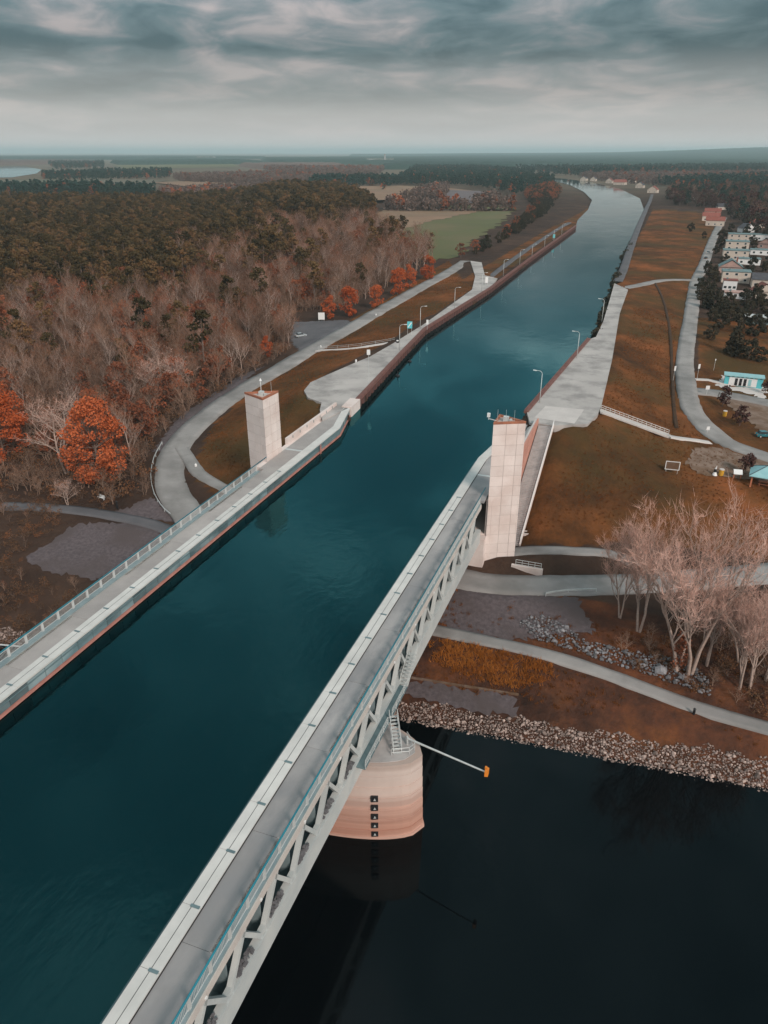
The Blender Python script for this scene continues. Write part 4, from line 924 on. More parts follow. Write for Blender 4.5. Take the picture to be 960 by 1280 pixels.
# bench by the slope path, stones in road verge, bollard
p = on(127, 624); e = empty('park_bench', tuple(p), 'pale bench beside the dark path on the forest side', 'bench', rz=R(-12))
MB().box(-1, 1, -.25, .25, .42, .48).build('seat', M['white'], e); MB().box(-1, 1, .22, .28, .55, .95).build('backrest', M['white'], e)
for x in (-.8, .8): MB().box(x - .05, x + .05, -.2, .2, 0, .42).build('leg', M['rail'], e)
p = on(147, 636); e = empty('bollard', tuple(p), 'dark post standing beside the slope path', 'bollard'); MB().tube((0, 0, 0), (0, 0, 1.7), 0.2, n=8).build('shaft', M['black'], e); MB().tube((0, 0, 1.7), (0, 0, 1.85), 0.26, 0.1, n=8).build('cap', M['black'], e)
p = on(867, 893); e = empty('bollard', tuple(p), 'dark post standing beside the river path', 'bollard'); MB().tube((0, 0, 0), (0, 0, 1.0), 0.18, n=8).build('shaft', M['black'], e); MB().tube((0, 0, 1.0), (0, 0, 1.12), 0.22, 0.1, n=8).build('cap', M['black'], e)
for px, py, lb in ((245, 584, 'white marker stone on the inner bend of the loop road'), (401, 435, 'white marker post where the narrow path leaves the loop road'), (470, 395, 'white marker post on the straight part of the loop road'), (445, 453, 'pale marker stone on the grass near the quay apron')):
    p = on(px, py); e = empty('marker_post', tuple(p), lb, 'post'); MB().tube((0, 0, 0), (0, 0, .7), 0.32, .3, n=8).build('shaft', M['white'], e); MB().tube((0, 0, .7), (0, 0, .95), 0.3, .08, n=8).build('cap', M['white'], e)
# guard rail round the loop road, and beside the lower road
def guard(name, px, label, m='rail', h=0.75):
    P = spline([on(*q) for q in px], 2.0); P[:, 2] = [gz(x, y) for x, y in P[:, :2]]
    e = empty(name, tuple(P[0]), label, 'guard rail'); r_ = MB()
    for a, c_ in zip(P[:-1], P[1:]): r_.beam(a + (0, 0, h), c_ + (0, 0, h), 0.1, 0.32)
    r_.build('rail_beam', M[m], e, P[0])
    for a in P[::2]: MB().box(a[0] - .06, a[0] + .06, a[1] - .06, a[1] + .06, a[2] - .1, a[2] + h).build('post', M['rail'], e, P[0])
guard('guard_rail', [(203,556),(193,575),(189,598),(194,622),(206,640),(222,652)], 'pale guard rail curving round the outside of the loop road')
guard('guard_rail', [(682,746),(710,742),(745,741)], 'short pale guard rail along the lower road near the bare trees')
# railing along the cross path
P = ROADS['cross_path'][0]; e = empty('path_railing', tuple(P[0]), 'thin railing along the narrow path from loop road to quay', 'railing'); r_ = MB()
Q = P + (0, 1.2, 0)
for a, c_ in zip(Q[:-1], Q[1:]):
    for dz in (0.5, 1.0): r_.tube(a + (0, 0, dz), c_ + (0, 0, dz), 0.04, n=4)
r_.build('rails', M['rail'], e, P[0])
for a in Q[::2]: MB().tube(a, a + (0, 0, 1.0), 0.04, n=5).build('post', M['rail'], e, P[0])
# retaining slab on the river bank
RB = [on(497, 846), on(648, 870)]
e = empty('bank_revetment', tuple(RB[0]), 'dark flat stone revetment on the river bank right of the pier', 'revetment')
nseg = 9
for k in range(nseg):
    a = RB[0] + (RB[1] - RB[0]) * k / nseg; c_ = RB[0] + (RB[1] - RB[0]) * (k + 1) / nseg
    zz_ = gz(*((a + c_) / 2)[:2])
    MB().prism([(a[0] + .02, a[1]), (c_[0] - .02, c_[1]), (c_[0] - .02, c_[1] + .35), (a[0] + .02, a[1] + .35)], zz_ - .5, zz_ + .25).build('kerb_stone', M['sandy'], e, RB[0])
drape('revetment_gravel', [(497,848),(648,872),(644,898),(560,882),(500,866)], 'gravel', 0.12, 0.8)

# kiosk
p = on(928, 482); e = empty('kiosk', tuple(p), 'flat roofed teal kiosk with white panels and dark doorways', 'building', rz=R(-3))
MB().box(-5.2, 5.2, -1.6, 1.6, 0, 3.0).build('wall', M['cyan'], e)
MB().box(-5.6, 5.5, -2.0, 1.9, 3.0, 3.3).build('roof', M['cyan_roof'], e)
MB().box(-4.0, 3.6, -1.68, -1.603, 0.25, 2.65).build('white_front', M['white'], e)
for i, x in enumerate((-2.0, -0.8, 0.4)): 
    d = MB().box(x - .38, x + .38, -1.74, -1.69, 0.35, 2.45).build('door', M['black'], e); MB().box(x + .22, x + .3, -1.78, -1.745, 1.2, 1.35).build('handle', M['rail'], d)
MB().box(1.3, 2.1, -1.74, -1.69, 0.5, 2.4).build('poster_panel', M['cyan_roof'], e)
for k in range(8): MB().box(-4.6 + k * 1.25, -3.9 + k * 1.25, -1.66, -1.603, 2.72, 2.92).build('window', M['glass_dark'], e)
drape('kiosk_terrace', [(895,482),(905,468),(915,484),(958,486),(956,500),(940,494),(905,486)], 'slab_pale', 0.10, 1.0)
# low shed at the right edge
p = on(950, 404); e = empty('low_shed', tuple(p), 'low grey shed with pale roof at the right edge', 'building')
MB().box(-6, 8, -3, 3, 0, 2.6).build('wall', M['roof_teal'], e); MB().box(-6.3, 8.3, -3.3, 3.3, 2.6, 2.85).build('roof', M['rail'], e)
for k in range(4): MB().box(-5 + k * 3, -3.6 + k * 3, -3.06, -3.002, .9, 1.9).build('window', M['glass_dark'], e)

# houses
def house(px, py, w, d, h, roof, wallm, roofm, label, rz=0.0, rh=2.6, group=None, win=3, loc=None, name='house'):
    p = on(px, py) if loc is None else loc
    p = np.array(p, float); p[2] -= 0.15
    e = empty(name, tuple(p), label, 'house', group, rz)
    MB().box(-w / 2, w / 2, -d / 2, d / 2, 0, h).build('wall', M[wallm], e)
    if roof == 'flat':
        r_ = MB().box(-w / 2 - .25, w / 2 + .25, -d / 2 - .25, d / 2 + .25, h, h + .35).build('roof', M[roofm], e)
        MB().box(-w / 4 - .4, -w / 4 + .4, -.4, .4, h + .35, h + 1.0).build('chimney', M['roof_teal'], r_)
    else:
        r_ = MB(); o_ = 0.4
        if roof == 'gable_front':
            r_.add([(-w/2-o_, -d/2-o_, h-.2), (w/2+o_, -d/2-o_, h-.2), (w/2+o_, d/2+o_, h-.2), (-w/2-o_, d/2+o_, h-.2), (0, -d/2-o_, h+rh), (0, d/2+o_, h+rh)], [(0, 4, 5, 3), (1, 2, 5, 4), (0, 3, 2, 1), (3, 5, 2)])
            r_ = r_.build('roof', M[roofm], e)
            g_ = MB(); g_.add([(-w/2, -d/2-.02, h-.15), (w/2, -d/2-.02, h-.15), (0, -d/2-.02, h+rh-.45)], [(0, 1, 2)]); g_.build('gable', M[wallm], e)
        else:
            r_.add([(-w/2-o_, -d/2-o_, h-.15), (w/2+o_, -d/2-o_, h-.15), (w/2+o_, d/2+o_, h-.15), (-w/2-o_, d/2+o_, h-.15), (-w/2-o_, 0, h+rh), (w/2+o_, 0, h+rh)], [(0, 1, 5, 4), (3, 4, 5, 2), (0, 4, 3), (1, 2, 5), (0, 3, 2, 1)])
            r_ = r_.build('roof', M[roofm], e)
        MB().box(w * .2, w * .2 + .7, -.35, .35, h + rh * .5, h + rh + .9).build('chimney', M['roof_red'], r_)
    for fl_ in range(max(1, int(h // 2.7))):
        for k in range(win):
            x = -w / 2 + w * (k + .5) / win; z = 1.0 + fl_ * 2.7
            o = MB().box(x - .75, x + .75, -d/2 - .05, -d/2 - .003, z, z + 1.25).build('window', M['white'], e); MB().box(x - .62, x + .62, -d/2 - .075, -d/2 - .052, z + .1, z + 1.15).build('pane', M['glass_dark'], o)
    MB().box(w/2 + .003, w/2 + .06, -.5, .5, .05, 2.1).build('door', M['roof_dark'], e)
    return e
for i, (px, py, lb) in enumerate(((922, 302, 'rearmost cream flat roofed terrace house in the stepped row'), (920, 312, 'second cream flat roofed terrace house from the back of the row'), (918, 324, 'third cream flat roofed terrace house just behind the gabled house'))):
    house(px, py, 14, 9, 5.4, 'flat', 'cream', 'roof_teal', lb, group='cream terrace houses')
house(912, 340, 11.5, 9, 3.4, 'gable_front', 'pinkwall', 'roof_teal', 'dark gabled house with brown brick gable facing the viewer', rh=3.6)
house(918, 352, 13, 9, 5.4, 'flat', 'cream', 'roof_teal', 'cream two storey flat roofed house in front of the gabled house')
house(911, 362, 6, 5, 4.6, 'flat', 'white', 'roof_red', 'small white house with reddish top below the cream row')
house(918, 372, 9, 6, 2.6, 'flat', 'white', 'pinkwall', 'low garage with dull pink roof behind the conifers')
house(952, 358, 10, 9, 4.0, 'gable', 'cream', 'roof_dark', 'house with dark hipped looking roof at the right edge')
for i, (px, py, lb) in enumerate(((888, 276, 'red roofed row house nearest the road'), (893, 282, 'red roofed row house in front of its row'), (890, 270, 'red roofed row house at the back'))):
    house(px, py, 15, 8, 4.6, 'gable', 'cream', 'roof_red', lb, rh=3.0, group='red roofed row houses')
for px, py, w, rm, lb in ((816, 241, 15, 'roof_red', 'pale gabled house closest to the canal bend'), (800, 235, 14, 'roof_dark', 'house with dark roof behind the canal bend'), (775, 231, 22, 'roof_red', 'large red house beyond the canal bend'), (762, 229, 14, 'roof_red', 'small red house left of the large red one'), (790, 229, 14, 'roof_dark', 'far cream house behind the large red house'), (730, 226, 14, 'roof_dark', 'tiny white house at the end of the canal'), (742, 226.5, 12, 'roof_dark', 'second tiny white house at the end of the canal'), (952, 235, 24, 'roof_red', 'red house among trees at the right edge'), (930, 262, 12, 'roof_dark', 'small white house hidden in the village trees')):
    house(px, py, w, w * .7, 5.0, 'gable_front' if w < 16 else 'gable', 'cream', rm, lb, rh=5.0, win=2, rz=R(-15))
for px, py, w, h, lb in ((948, 300, 14, 4, 'white flat roofed building behind the terrace row'), (950, 318, 12, 3, 'low white outbuilding right of the terrace row'), (935, 330, 12, 3.2, 'long low grey roofed annex beside the gabled house')):
    house(px, py, w, 7, h, 'flat', 'white', 'roof_teal', lb)
for px, py, w, rm, wm_, rz, lb in ((945, 284, 11, 'roof_red', 'cream', 20, 'small red gabled house right of the rear terrace houses'), (958, 310, 10, 'roof_dark', 'pinkwall', -20, 'dark roofed house cut by the right edge behind the annex'), (932, 290, 10, 'roof_dark', 'white', 35, 'white gabled house tucked behind the cream row'), (903, 262, 12, 'roof_dark', 'cream', 10, 'dark roofed house above the red row houses'), (872, 250, 12, 'roof_red', 'white', -25, 'small red roofed house at the edge of the village wood'), (845, 243, 12, 'roof_dark', 'cream', 15, 'dark roofed house right of the pale gabled canal house'), (952, 372, 9, 'roof_red', 'cream', 12, 'red roofed house at the right edge below the hipped one')):
    house(px, py, w, w * .8, 3.4, 'gable' if w > 10 else 'gable_front', wm_, rm, lb, rh=3.4, win=2, rz=R(rz))
# far buildings: pale factory sheds on the horizon
for i, (px, py, w) in enumerate(((245, 199, 120), (258, 199, 160), (272, 198.5, 110), (185, 198, 130), (475, 203, 160), (640, 211, 60))):
    p = atz(px, py, 2.0)
    e = empty('factory_shed', tuple(p), ['long pale shed on the left horizon', 'brightest pale shed on the left horizon', 'pale shed right of the brightest one on the horizon', 'isolated pale shed far left on the horizon', 'pale factory hall in the haze above the far field', 'small pale hall among the dark far woods'][i], 'building')
    MB().box(-w / 2, w / 2, -20, 20, 0, w * .11).build('wall', M['white'], e); MB().box(-w / 2 - 1, w / 2 + 1, -21, 21, w * .11, w * .12).build('roof', M['cream'], e)
p = atz(481, 204, 2.0); e = empty('tall_chimney', tuple(p), 'thin chimney standing in the haze beside the far factory hall', 'chimney'); MB().tube((0, 0, 0), (0, 0, 44), 5, 3.5, n=10).build('stack', M['concrete_grey'], e); MB().tube((0, 0, 44), (0, 0, 46), 4.2, n=10).build('rim', M['roof_red'], e)

# cars
def car(px, py, rz, paint, label, group=None):
    p = on(px, py); e = empty('parked_car', tuple(p), label, 'car', group, rz)
    prof = [(-2.1, .35), (2.1, .35), (2.15, .7), (1.9, .85), (1.0, .95), (-1.9, .98), (-2.15, .75)]
    b_ = MB(); n = len(prof); b_.add([(x, -.85, z) for x, z in prof] + [(x, .85, z) for x, z in prof], [tuple(range(n)), tuple(range(2 * n - 1, n - 1, -1))] + [(i, n + i, n + (i + 1) % n, (i + 1) % n) for i in range(n)]); b_.build('body', M[paint], e)
    cab = [(-1.75, .97), (1.0, .94), (.35, 1.48), (-1.3, 1.5)]; c_ = MB(); n = 4
    c_.add([(x, -.78 + (z > 1.2) * .12, z) for x, z in cab] + [(x, .78 - (z > 1.2) * .12, z) for x, z in cab], [(0, 1, 2, 3), (7, 6, 5, 4)] + [(i, n + i, n + (i + 1) % n, (i + 1) % n) for i in range(n)]); c_.build('cabin', M['glass_dark'], e)
    MB().box(-1.25, .3, -.62, .62, 1.49, 1.53).build('roof_panel', M[paint], e)
    for x in (-1.3, 1.35):
        for y in (-.8, .8): w_ = MB().tube((x, y - .1, .33), (x, y + .1, .33), .33, n=14).build('wheel', M['tyre'], e); MB().tube((x, y - .115, .33), (x, y + .115, .33), .18, n=10).build('rim', M['rail'], w_)
    for y in (-.6, .6): MB().box(2.1, 2.17, y - .18, y + .18, .6, .75).build('headlight', M['white'], e); MB().box(-2.17, -2.1, y - .18, y + .18, .65, .82).build('tail_light', M['orange_paint'], e)
car(955, 546, R(20), 'car_teal', 'teal hatchback on the car park at the right edge')
car(376, 421, R(50), 'car_silver', 'pale car parked at the edge of the forest car park')
car(885, 317, R(80), 'car_silver', 'pale car parked on the village road beside the houses', 'cars on the village road')
car(882, 324, R(80), 'car_dark', 'dark car parked on the village road nearer the viewer', 'cars on the village road')
# yacht like service boat buoy on the canal (dark float by the quay)
for px, py, lb in ((497, 470, 'dark float on the water below the nearest quay lamp'), (512, 452, 'dark teal float on the water below the waterway sign')):
    p = atz(px, py, 0); e = empty('mooring_float', tuple(p), lb, 'float'); MB().tube((0, 0, -.3), (0, 0, .35), .7, .6, n=12).build('hull', M['black'], e); MB().tube((0, 0, .35), (0, 0, 1.3), .12, n=6).build('pin', M['black'], e)
exec_marker = True

# ------------------------------------------------------------------ vegetation prototypes
def merge(*parts):
    """parts: list of (V,F(tri),matidx)"""
    Vs, Fs, Ms = [], [], []; b0_ = 0
    for v, f, m in parts:
        Vs.append(np.asarray(v)); Fs.append(np.asarray(f) + b0_); Ms.append(np.full(len(f), m)); b0_ += len(v)
    return np.concatenate(Vs), np.concatenate(Fs), np.concatenate(Ms)
def tubes(segs, n=4):
    """segs: list (p,q,r0,r1) -> tri mesh, open tubes"""
    p = np.array([s_[0] for s_ in segs]); q = np.array([s_[1] for s_ in segs]); r0 = np.array([s_[2] for s_ in segs]); r1 = np.array([s_[3] for s_ in segs])
    d = q - p; d /= np.linalg.norm(d, axis=1)[:, None] + 1e-9
    up = np.where(np.abs(d[:, 2:3]) > 0.9, np.array([[1., 0, 0]]), np.array([[0, 0, 1.]]))
    a = np.cross(d, up); a /= np.linalg.norm(a, axis=1)[:, None]; b_ = np.cross(d, a)
    V = []
    for c, r in ((p, r0), (q, r1)):
        for k in range(n):
            t_ = 2 * math.pi * k / n; V.append(c + (a * math.cos(t_) + b_ * math.sin(t_)) * r[:, None])
    V = np.stack(V, 1).reshape(-1, 3); base = np.arange(len(segs))[:, None] * 2 * n; F = []
    for k in range(n):
        k2 = (k + 1) % n; F.append(base + np.array([[k, k2, n + k2]])); F.append(base + np.array([[k, n + k2, n + k]]))
    return V, np.concatenate(F)
def spikes(segs, w):
    """thin twigs: each one flat triangle plus a crossed one"""
    p = np.array([s_[0] for s_ in segs]); q = np.array([s_[1] for s_ in segs]); d = q - p; d /= np.linalg.norm(d, axis=1)[:, None] + 1e-9
    rv = rng.normal(size=p.shape); a = np.cross(d, rv); a /= np.linalg.norm(a, axis=1)[:, None] + 1e-9; b_ = np.cross(d, a)
    V = np.stack([p + a * w, p - a * w, q, p + b_ * w, p - b_ * w], 1).reshape(-1, 3); base = np.arange(len(segs))[:, None] * 5
    return V, np.concatenate([base + np.array([[0, 1, 2]]), base + np.array([[3, 4, 2]])])
def bare_tree(h, seed, spread=0.5, ntw=700, ascend=0.8, tw=0.022, stems=1, lean=0.05, trunk_r=None, first=0.25, levels=3):
    rs = np.random.default_rng(seed); thick, twigs = [], []
    tr = trunk_r or h * 0.016
    tips = []
    def grow(p, d, L, r, lev):
        nseg = 4 if lev < 2 else 3; pts = [p]
        for k in range(nseg):
            d = d + rs.normal(size=3) * (0.10 + 0.05 * lev) + np.array([0, 0, 0.10 * ascend]); d = d / np.linalg.norm(d)
            q = pts[-1] + d * L / nseg; thick.append((pts[-1], q, r * (1 - 0.75 * k / nseg), r * (1 - 0.75 * (k + 1) / nseg))); pts.append(q)
        if lev < levels:
            nb = {0: 9, 1: 6, 2: 4}.get(lev, 3)
            for k in range(nb):
                f = first + (1 - first) * (k + rs.random() * 0.8) / nb if lev == 0 else 0.25 + 0.75 * (k + rs.random()) / nb
                i = min(int(f * nseg), nseg - 1); u = f * nseg - i; s0_ = pts[i] * (1 - u) + pts[i + 1] * u
                az = rs.random() * 6.283; out_ = np.array([math.cos(az), math.sin(az), 0])
                nd = d * ascend * 0.75 + out_ * (spread + 0.25 * rs.random()) + np.array([0, 0, 0.25]); nd /= np.linalg.norm(nd)
                grow(s0_, nd, L * (0.62 - 0.22 * (f if lev == 0 else 0.3)) * (0.8 + 0.4 * rs.random()), r * (0.45 + 0.1 * rs.random()) * (1 - 0.4 * f), lev + 1)
        if lev >= 1: tips.append((pts, d, L, lev))
    for s_ in range(stems):
        a = rs.random() * 6.28; d0 = np.array([math.cos(a) * lean * (1 + stems * .8), math.sin(a) * lean * (1 + stems * .8), 1.0]); d0 /= np.linalg.norm(d0)
        grow(np.array([math.cos(a) * .25 * (stems - 1), math.sin(a) * .25 * (stems - 1), -0.3]), d0, h * 0.78 * (1 - 0.15 * s_), tr, 0)
    T = [t_ for t_ in tips if t_[3] >= 2]
    for k in range(ntw):
        pts, d, L, lev = T[rs.integers(len(T))]; f = rs.random() ** 0.7; i = min(int(f * (len(pts) - 1)), len(pts) - 2); u = f * (len(pts) - 1) - i
        s0_ = pts[i] * (1 - u) + pts[i + 1] * u; nd = d * 0.8 + rs.normal(size=3) * 0.45 + np.array([0, 0, 0.30 * ascend]); nd /= np.linalg.norm(nd)
        twigs.append((s0_, s0_ + nd * h * (0.045 + 0.06 * rs.random()), 0, 0))
    Vt, Ft = tubes(thick, 4); Vw, Fw = spikes(twigs, tw)
    return (Vt, Ft), (Vw, Fw)
def leaf_cloud(centers, radii, n, size, seed, flat=0.8, droop=0.0):
    rs = np.random.default_rng(seed); c = np.array(centers); r = np.array(radii); k = rs.choice(len(c), n, p=(r ** 2) / np.sum(r ** 2))
    d = rs.normal(size=(n, 3)); d /= np.linalg.norm(d, axis=1)[:, None]; rad = r[k] * (0.55 + 0.5 * rs.random(n) ** 0.6)
    p = c[k] + d * rad[:, None] * np.array([1, 1, flat])
    nrm = d * 0.6 + rs.normal(size=(n, 3)) * 0.6; nrm /= np.linalg.norm(nrm, axis=1)[:, None]
    a = np.cross(nrm, rs.normal(size=(n, 3))); a /= np.linalg.norm(a, axis=1)[:, None]; b_ = np.cross(nrm, a)
    s_ = size * (0.6 + 0.8 * rs.random(n))[:, None]
    V = np.stack([p + a * s_, p + b_ * s_ * 0.8, p - a * s_, p - b_ * s_ * 0.8], 1).reshape(-1, 3); base = np.arange(n)[:, None] * 4
    return V, np.concatenate([base + np.array([[0, 1, 2]]), base + np.array([[0, 2, 3]])])
def pine(h, seed, nleaf=560, crown0=0.42, w=0.25, size=0.42):
    rs = np.random.default_rng(seed); thick = [(np.array([0, 0, -0.3]), np.array([0, 0, h * 0.55]), h * .014, h * .010), (np.array([0, 0, h * .55]), np.array([rs.normal() * .2, rs.normal() * .2, h * .95]), h * .010, h * .003)]
    cs, rr_ = [], []
    for k in range(16):
        f = crown0 + (1 - crown0) * (k + rs.random()) / 16; az = rs.random() * 6.28; wd = h * w * math.sqrt(max(0.05, 1 - ((f - crown0) / (1 - crown0)) ** 1.6)) * (0.3 + 0.7 * rs.random())
        q = np.array([math.cos(az) * wd, math.sin(az) * wd, f * h]); thick.append((np.array([0, 0, f * h - wd * .4]), q, h * .004, h * .0015)); cs.append(q); rr_.append(h * (0.055 + 0.05 * rs.random()))
    cs.append(np.array([0, 0, h * .95])); rr_.append(h * .07)
    return tubes(thick, 5), leaf_cloud(cs, rr_, nleaf, size, seed + 9, 0.65)
def broad(h, seed, nleaf=1200, w=0.36, size=0.32, c0=0.25, ncl=26):
    rs = np.random.default_rng(seed); thick = [(np.array([0, 0, -.3]), np.array([0, 0, h * .45]), h * .02, h * .013)]; cs, rr_ = [], []
    for k in range(ncl):
        f = c0 + (0.95 - c0) * rs.random(); az = rs.random() * 6.28; u = (f - c0) / (1 - c0); wd = h * w * math.sin(math.pi * (0.18 + 0.76 * u)) * (0.35 + .65 * rs.random())
        q = np.array([math.cos(az) * wd, math.sin(az) * wd, f * h]); thick.append((np.array([0, 0, min(f * h * .75, h * .45)]), q, h * .007, h * .002)); cs.append(q); rr_.append(h * (.07 + .07 * rs.random()) * (26 / ncl) ** .3)
    return tubes(thick, 5), leaf_cloud(cs, rr_, nleaf, size, seed + 5, 0.85)
def spruce(h, seed, n=700):
    rs = np.random.default_rng(seed); cs, rr_ = [], []
    for k in range(34):
        f = 0.06 + 0.92 * k / 34; wd = h * .26 * (1 - f) ** .8; az = k * 2.4; q = np.array([math.cos(az) * wd * .7, math.sin(az) * wd * .7, f * h]); cs.append(q); rr_.append(max(.35, wd * .55))
    return tubes([(np.array([0, 0, -.3]), np.array([0, 0, h * .95]), h * .018, .03)], 5), leaf_cloud(cs, rr_, n, .45, seed, .7)
def shrub(h, seed, n=160, size=.22):
    rs = np.random.default_rng(seed); cs = rs.normal(size=(9, 3)) * np.array([.45, .45, .18]) * h + np.array([0, 0, .5 * h]); cs[:, 2] = np.clip(cs[:, 2], .15 * h, h)
    return tubes([(np.array([0, 0, -.1]), c, .03 * h, .012 * h) for c in cs[:6]], 3), leaf_cloud(cs, np.full(9, .32 * h), n, size, seed, .9)
def two_meshes(tr, name, bark, leaf, cname='crown'):
    (a, fa), (b_, fb) = tr
    m1 = np_mesh('trunk', a, fa, bark); m2 = np_mesh(cname, b_, fb, leaf); return m1, m2
def joined(tr, name, bark, leaf):
    V, F, mi = merge((*tr[0], 0), (*tr[1], 1)); me = np_mesh(name, V, F, [bark, leaf]); me.polygons.foreach_set('material_index', mi.astype(np.int32)); return me
def tree_obj(name, meshes, loc, rz, sc, label, cat='tree', group=None):
    e = empty(name, loc, label, cat, group, rz); e.scale = (sc, sc, sc)
    for nm, m in zip(('trunk', 'crown'), meshes): place(nm, m, e)
    return e
BARE = [bare_tree(14, 100 + i, 0.45 + 0.1 * (i % 3), 620, 0.9, 0.02, first=0.22) for i in range(5)]
BAREM = [two_meshes(t_, 'bare', M['bark_mid'] if i % 3 else M['bark_pale'], M['twig']) for i, t_ in enumerate(BARE)]
PINE = [pine(17, 200 + i) for i in range(4)]; PINEM = [two_meshes(t_, 'pine', M['bark'], M['pine']) for t_ in PINE]
OAK = [broad(13, 300 + i, 2600, .34, .25, .1, 48) for i in range(3)]
OAKM = [two_meshes(t_, 'oak', M['bark'], M['orange']) for t_ in OAK]; RUSM = [two_meshes(broad(11, 340 + i, 700, .4, .34), 'russet', M['bark'], M['russet']) for i in range(3)]

# --- scatter helper (geometry nodes) for what nobody could count
def scatter(name, pts, scl, kinds, protos, rots=None):
    pts = np.asarray(pts, np.float32); me = bpy.data.meshes.new(name); me.vertices.add(len(pts)); me.vertices.foreach_set('co', pts.ravel())
    for an, data, ty in (('scl', np.asarray(scl, np.float32), 'FLOAT'), ('rot', np.asarray(rng.random(len(pts)) * 6.283, np.float32), 'FLOAT'), ('pick', np.asarray(kinds, np.int32), 'INT')):
        a = me.attributes.new(an, ty, 'POINT'); a.data.foreach_set('value', data)
    o = place(name, me); o['kind'] = 'stuff'
    c = bpy.data.collections.new(name + '_patterns')
    for i, p in enumerate(protos):
        q = bpy.data.objects.new(f'{name}_pattern_{chr(97 + i)}', p); c.objects.link(q)
    g = bpy.data.node_groups.new(name, 'GeometryNodeTree'); g.interface.new_socket('Geometry', in_out='INPUT', socket_type='NodeSocketGeometry'); g.interface.new_socket('Geometry', in_out='OUTPUT', socket_type='NodeSocketGeometry')
    gi = g.nodes.new('NodeGroupInput'); go = g.nodes.new('NodeGroupOutput'); ip = g.nodes.new('GeometryNodeInstanceOnPoints'); ci = g.nodes.new('GeometryNodeCollectionInfo')
    ci.inputs[0].default_value = c; ci.inputs['Separate Children'].default_value = True; ci.inputs['Reset Children'].default_value = True
    def na(nm, ty):
        n = g.nodes.new('GeometryNodeInputNamedAttribute'); n.data_type = ty; n.inputs[0].default_value = nm; return n.outputs[0]
    cx_ = g.nodes.new('ShaderNodeCombineXYZ'); g.links.new(na('rot', 'FLOAT'), cx_.inputs[2])
    g.links.new(gi.outputs[0], ip.inputs['Points']); g.links.new(ci.outputs[0], ip.inputs['Instance']); ip.inputs['Pick Instance'].default_value = True
    g.links.new(na('pick', 'INT'), ip.inputs['Instance Index']); g.links.new(cx_.outputs[0], ip.inputs['Rotation']); g.links.new(na('scl', 'FLOAT'), ip.inputs['Scale'])
    g.links.new(ip.outputs[0], go.inputs[0]); md = o.modifiers.new('scatter', 'NODES'); md.node_group = g
    return o
def jgrid(poly, sp, jit=0.45):
    A = np.array(poly); xs = np.arange(A[:, 0].min(), A[:, 0].max(), sp); ys = np.arange(A[:, 1].min(), A[:, 1].max(), sp)
    x, y = np.meshgrid(xs, ys); x = x + rng.uniform(-jit, jit, x.shape) * sp; y = y + rng.uniform(-jit, jit, y.shape) * sp
    k = pip(x, y, poly); return x[k], y[k]
def inview(x, y, z=0, mar=40):
    d = np.stack([x, y, np.full_like(x, z - H)], -1) @ ROT; cxp = d[:, 0]; fw_ = d @ Fv; up_ = d @ Uv
    u = CX + FPX * cxp / np.maximum(fw_, 1e-3); v = CY - FPX * up_ / np.maximum(fw_, 1e-3)
    return (fw_ > 1) & (u > -mar) & (u < 960 + mar) & (v > 100) & (v < 1320), u, v

# --- forest on the left
WP = lambda l, z=-6: [tuple(atz(x, y, z)[:2]) for x, y in l]
FOREST = WP([(552,340),(540,344),(500,366),(447,392),(432,398),(400,398),(368,401),(358,424),(366,442),(312,474),(252,508),(208,545),(190,580),(184,606),(130,612),(62,604),(0,596),(-90,590),(-120,400),(-160,268),(-60,264),(120,263),(290,261),(350,253),(430,252),(466,266),(470,296),(505,322)], -7)
fx, fy = jgrid(FOREST, 6.9)
iv, fu, fv = inview(fx, fy, -6, 70); fx, fy, fu, fv = fx[iv], fy[iv], fu[iv], fv[iv]
keep = np.ones(len(fx), bool)
for nm in ('loop_road', 'slope_path'):
    d, _ = seg_dist(fx, fy, ROADS[nm][0][::3]); keep &= d > ROADS[nm][1] / 2 + 4.5
fx, fy, fu, fv = fx[keep], fy[keep], fu[keep], fv[keep]
heroes = [((126, 600), 10), ((6, 572), 9), ((84, 592), 8), ((333, 446), 6), ((437, 396), 7), ((497, 369), 7), ((535, 349), 6), ((412, 398), 5), ((470, 385), 5)]
keep = np.ones(len(fx), bool)
for (a, c_), r_ in heroes:
    hp = on(a, c_)[:2]; u_ = -hp / np.linalg.norm(hp); d, _ = seg_dist(fx, fy, [tuple(hp), tuple(hp + u_ * 28)]); keep &= d > r_
fx, fy, fu, fv = fx[keep], fy[keep], fu[keep], fv[keep]
dist = np.hypot(fx, fy)
nse = np.sin(fx * .021 + 1) * np.sin(fy * .017 + 2) + .5 * np.sin(fx * .06 + fy * .05)
bound = np.interp(fu, [-60, 60, 200, 330, 420, 480, 560], [395, 372, 352, 318, 282, 262, 250]) + nse * 14
ispine = (rng.random(len(fx)) < 1 / (1 + np.exp(-(bound - 4 + nse * 16 - fv) / 11))) | ((rng.random(len(fx)) < 0.045) & (fv < 480))
isrus = (~ispine) & (rng.random(len(fx)) < np.where(fv < 420, 0.22, 0.17) * (1 + 1.1 * nse))
isrus |= (fu > 430) & (fv < 300) & (rng.random(len(fx)) < .6) & (fv < 285)
isrus |= (np.hypot((fu - 20) / 60, (fv - 345) / 22) < 1) & (rng.random(len(fx)) < .75)
order = np.argsort(dist)
PJ = [joined(t_, 'pine_j', M['bark'], M['pine']) for t_ in PINE]
BJ = [joined(t_, 'bare_j', M['bark_pale' if i % 3 == 0 else 'bark_mid'], M['twig']) for i, t_ in enumerate(BARE)]
RJ = [joined(broad(11, 340 + i, 500, .4, .38), 'rus_j', M['bark'], M['russet']) for i in range(3)]
nbare = npine = nrus = 0; rest = []
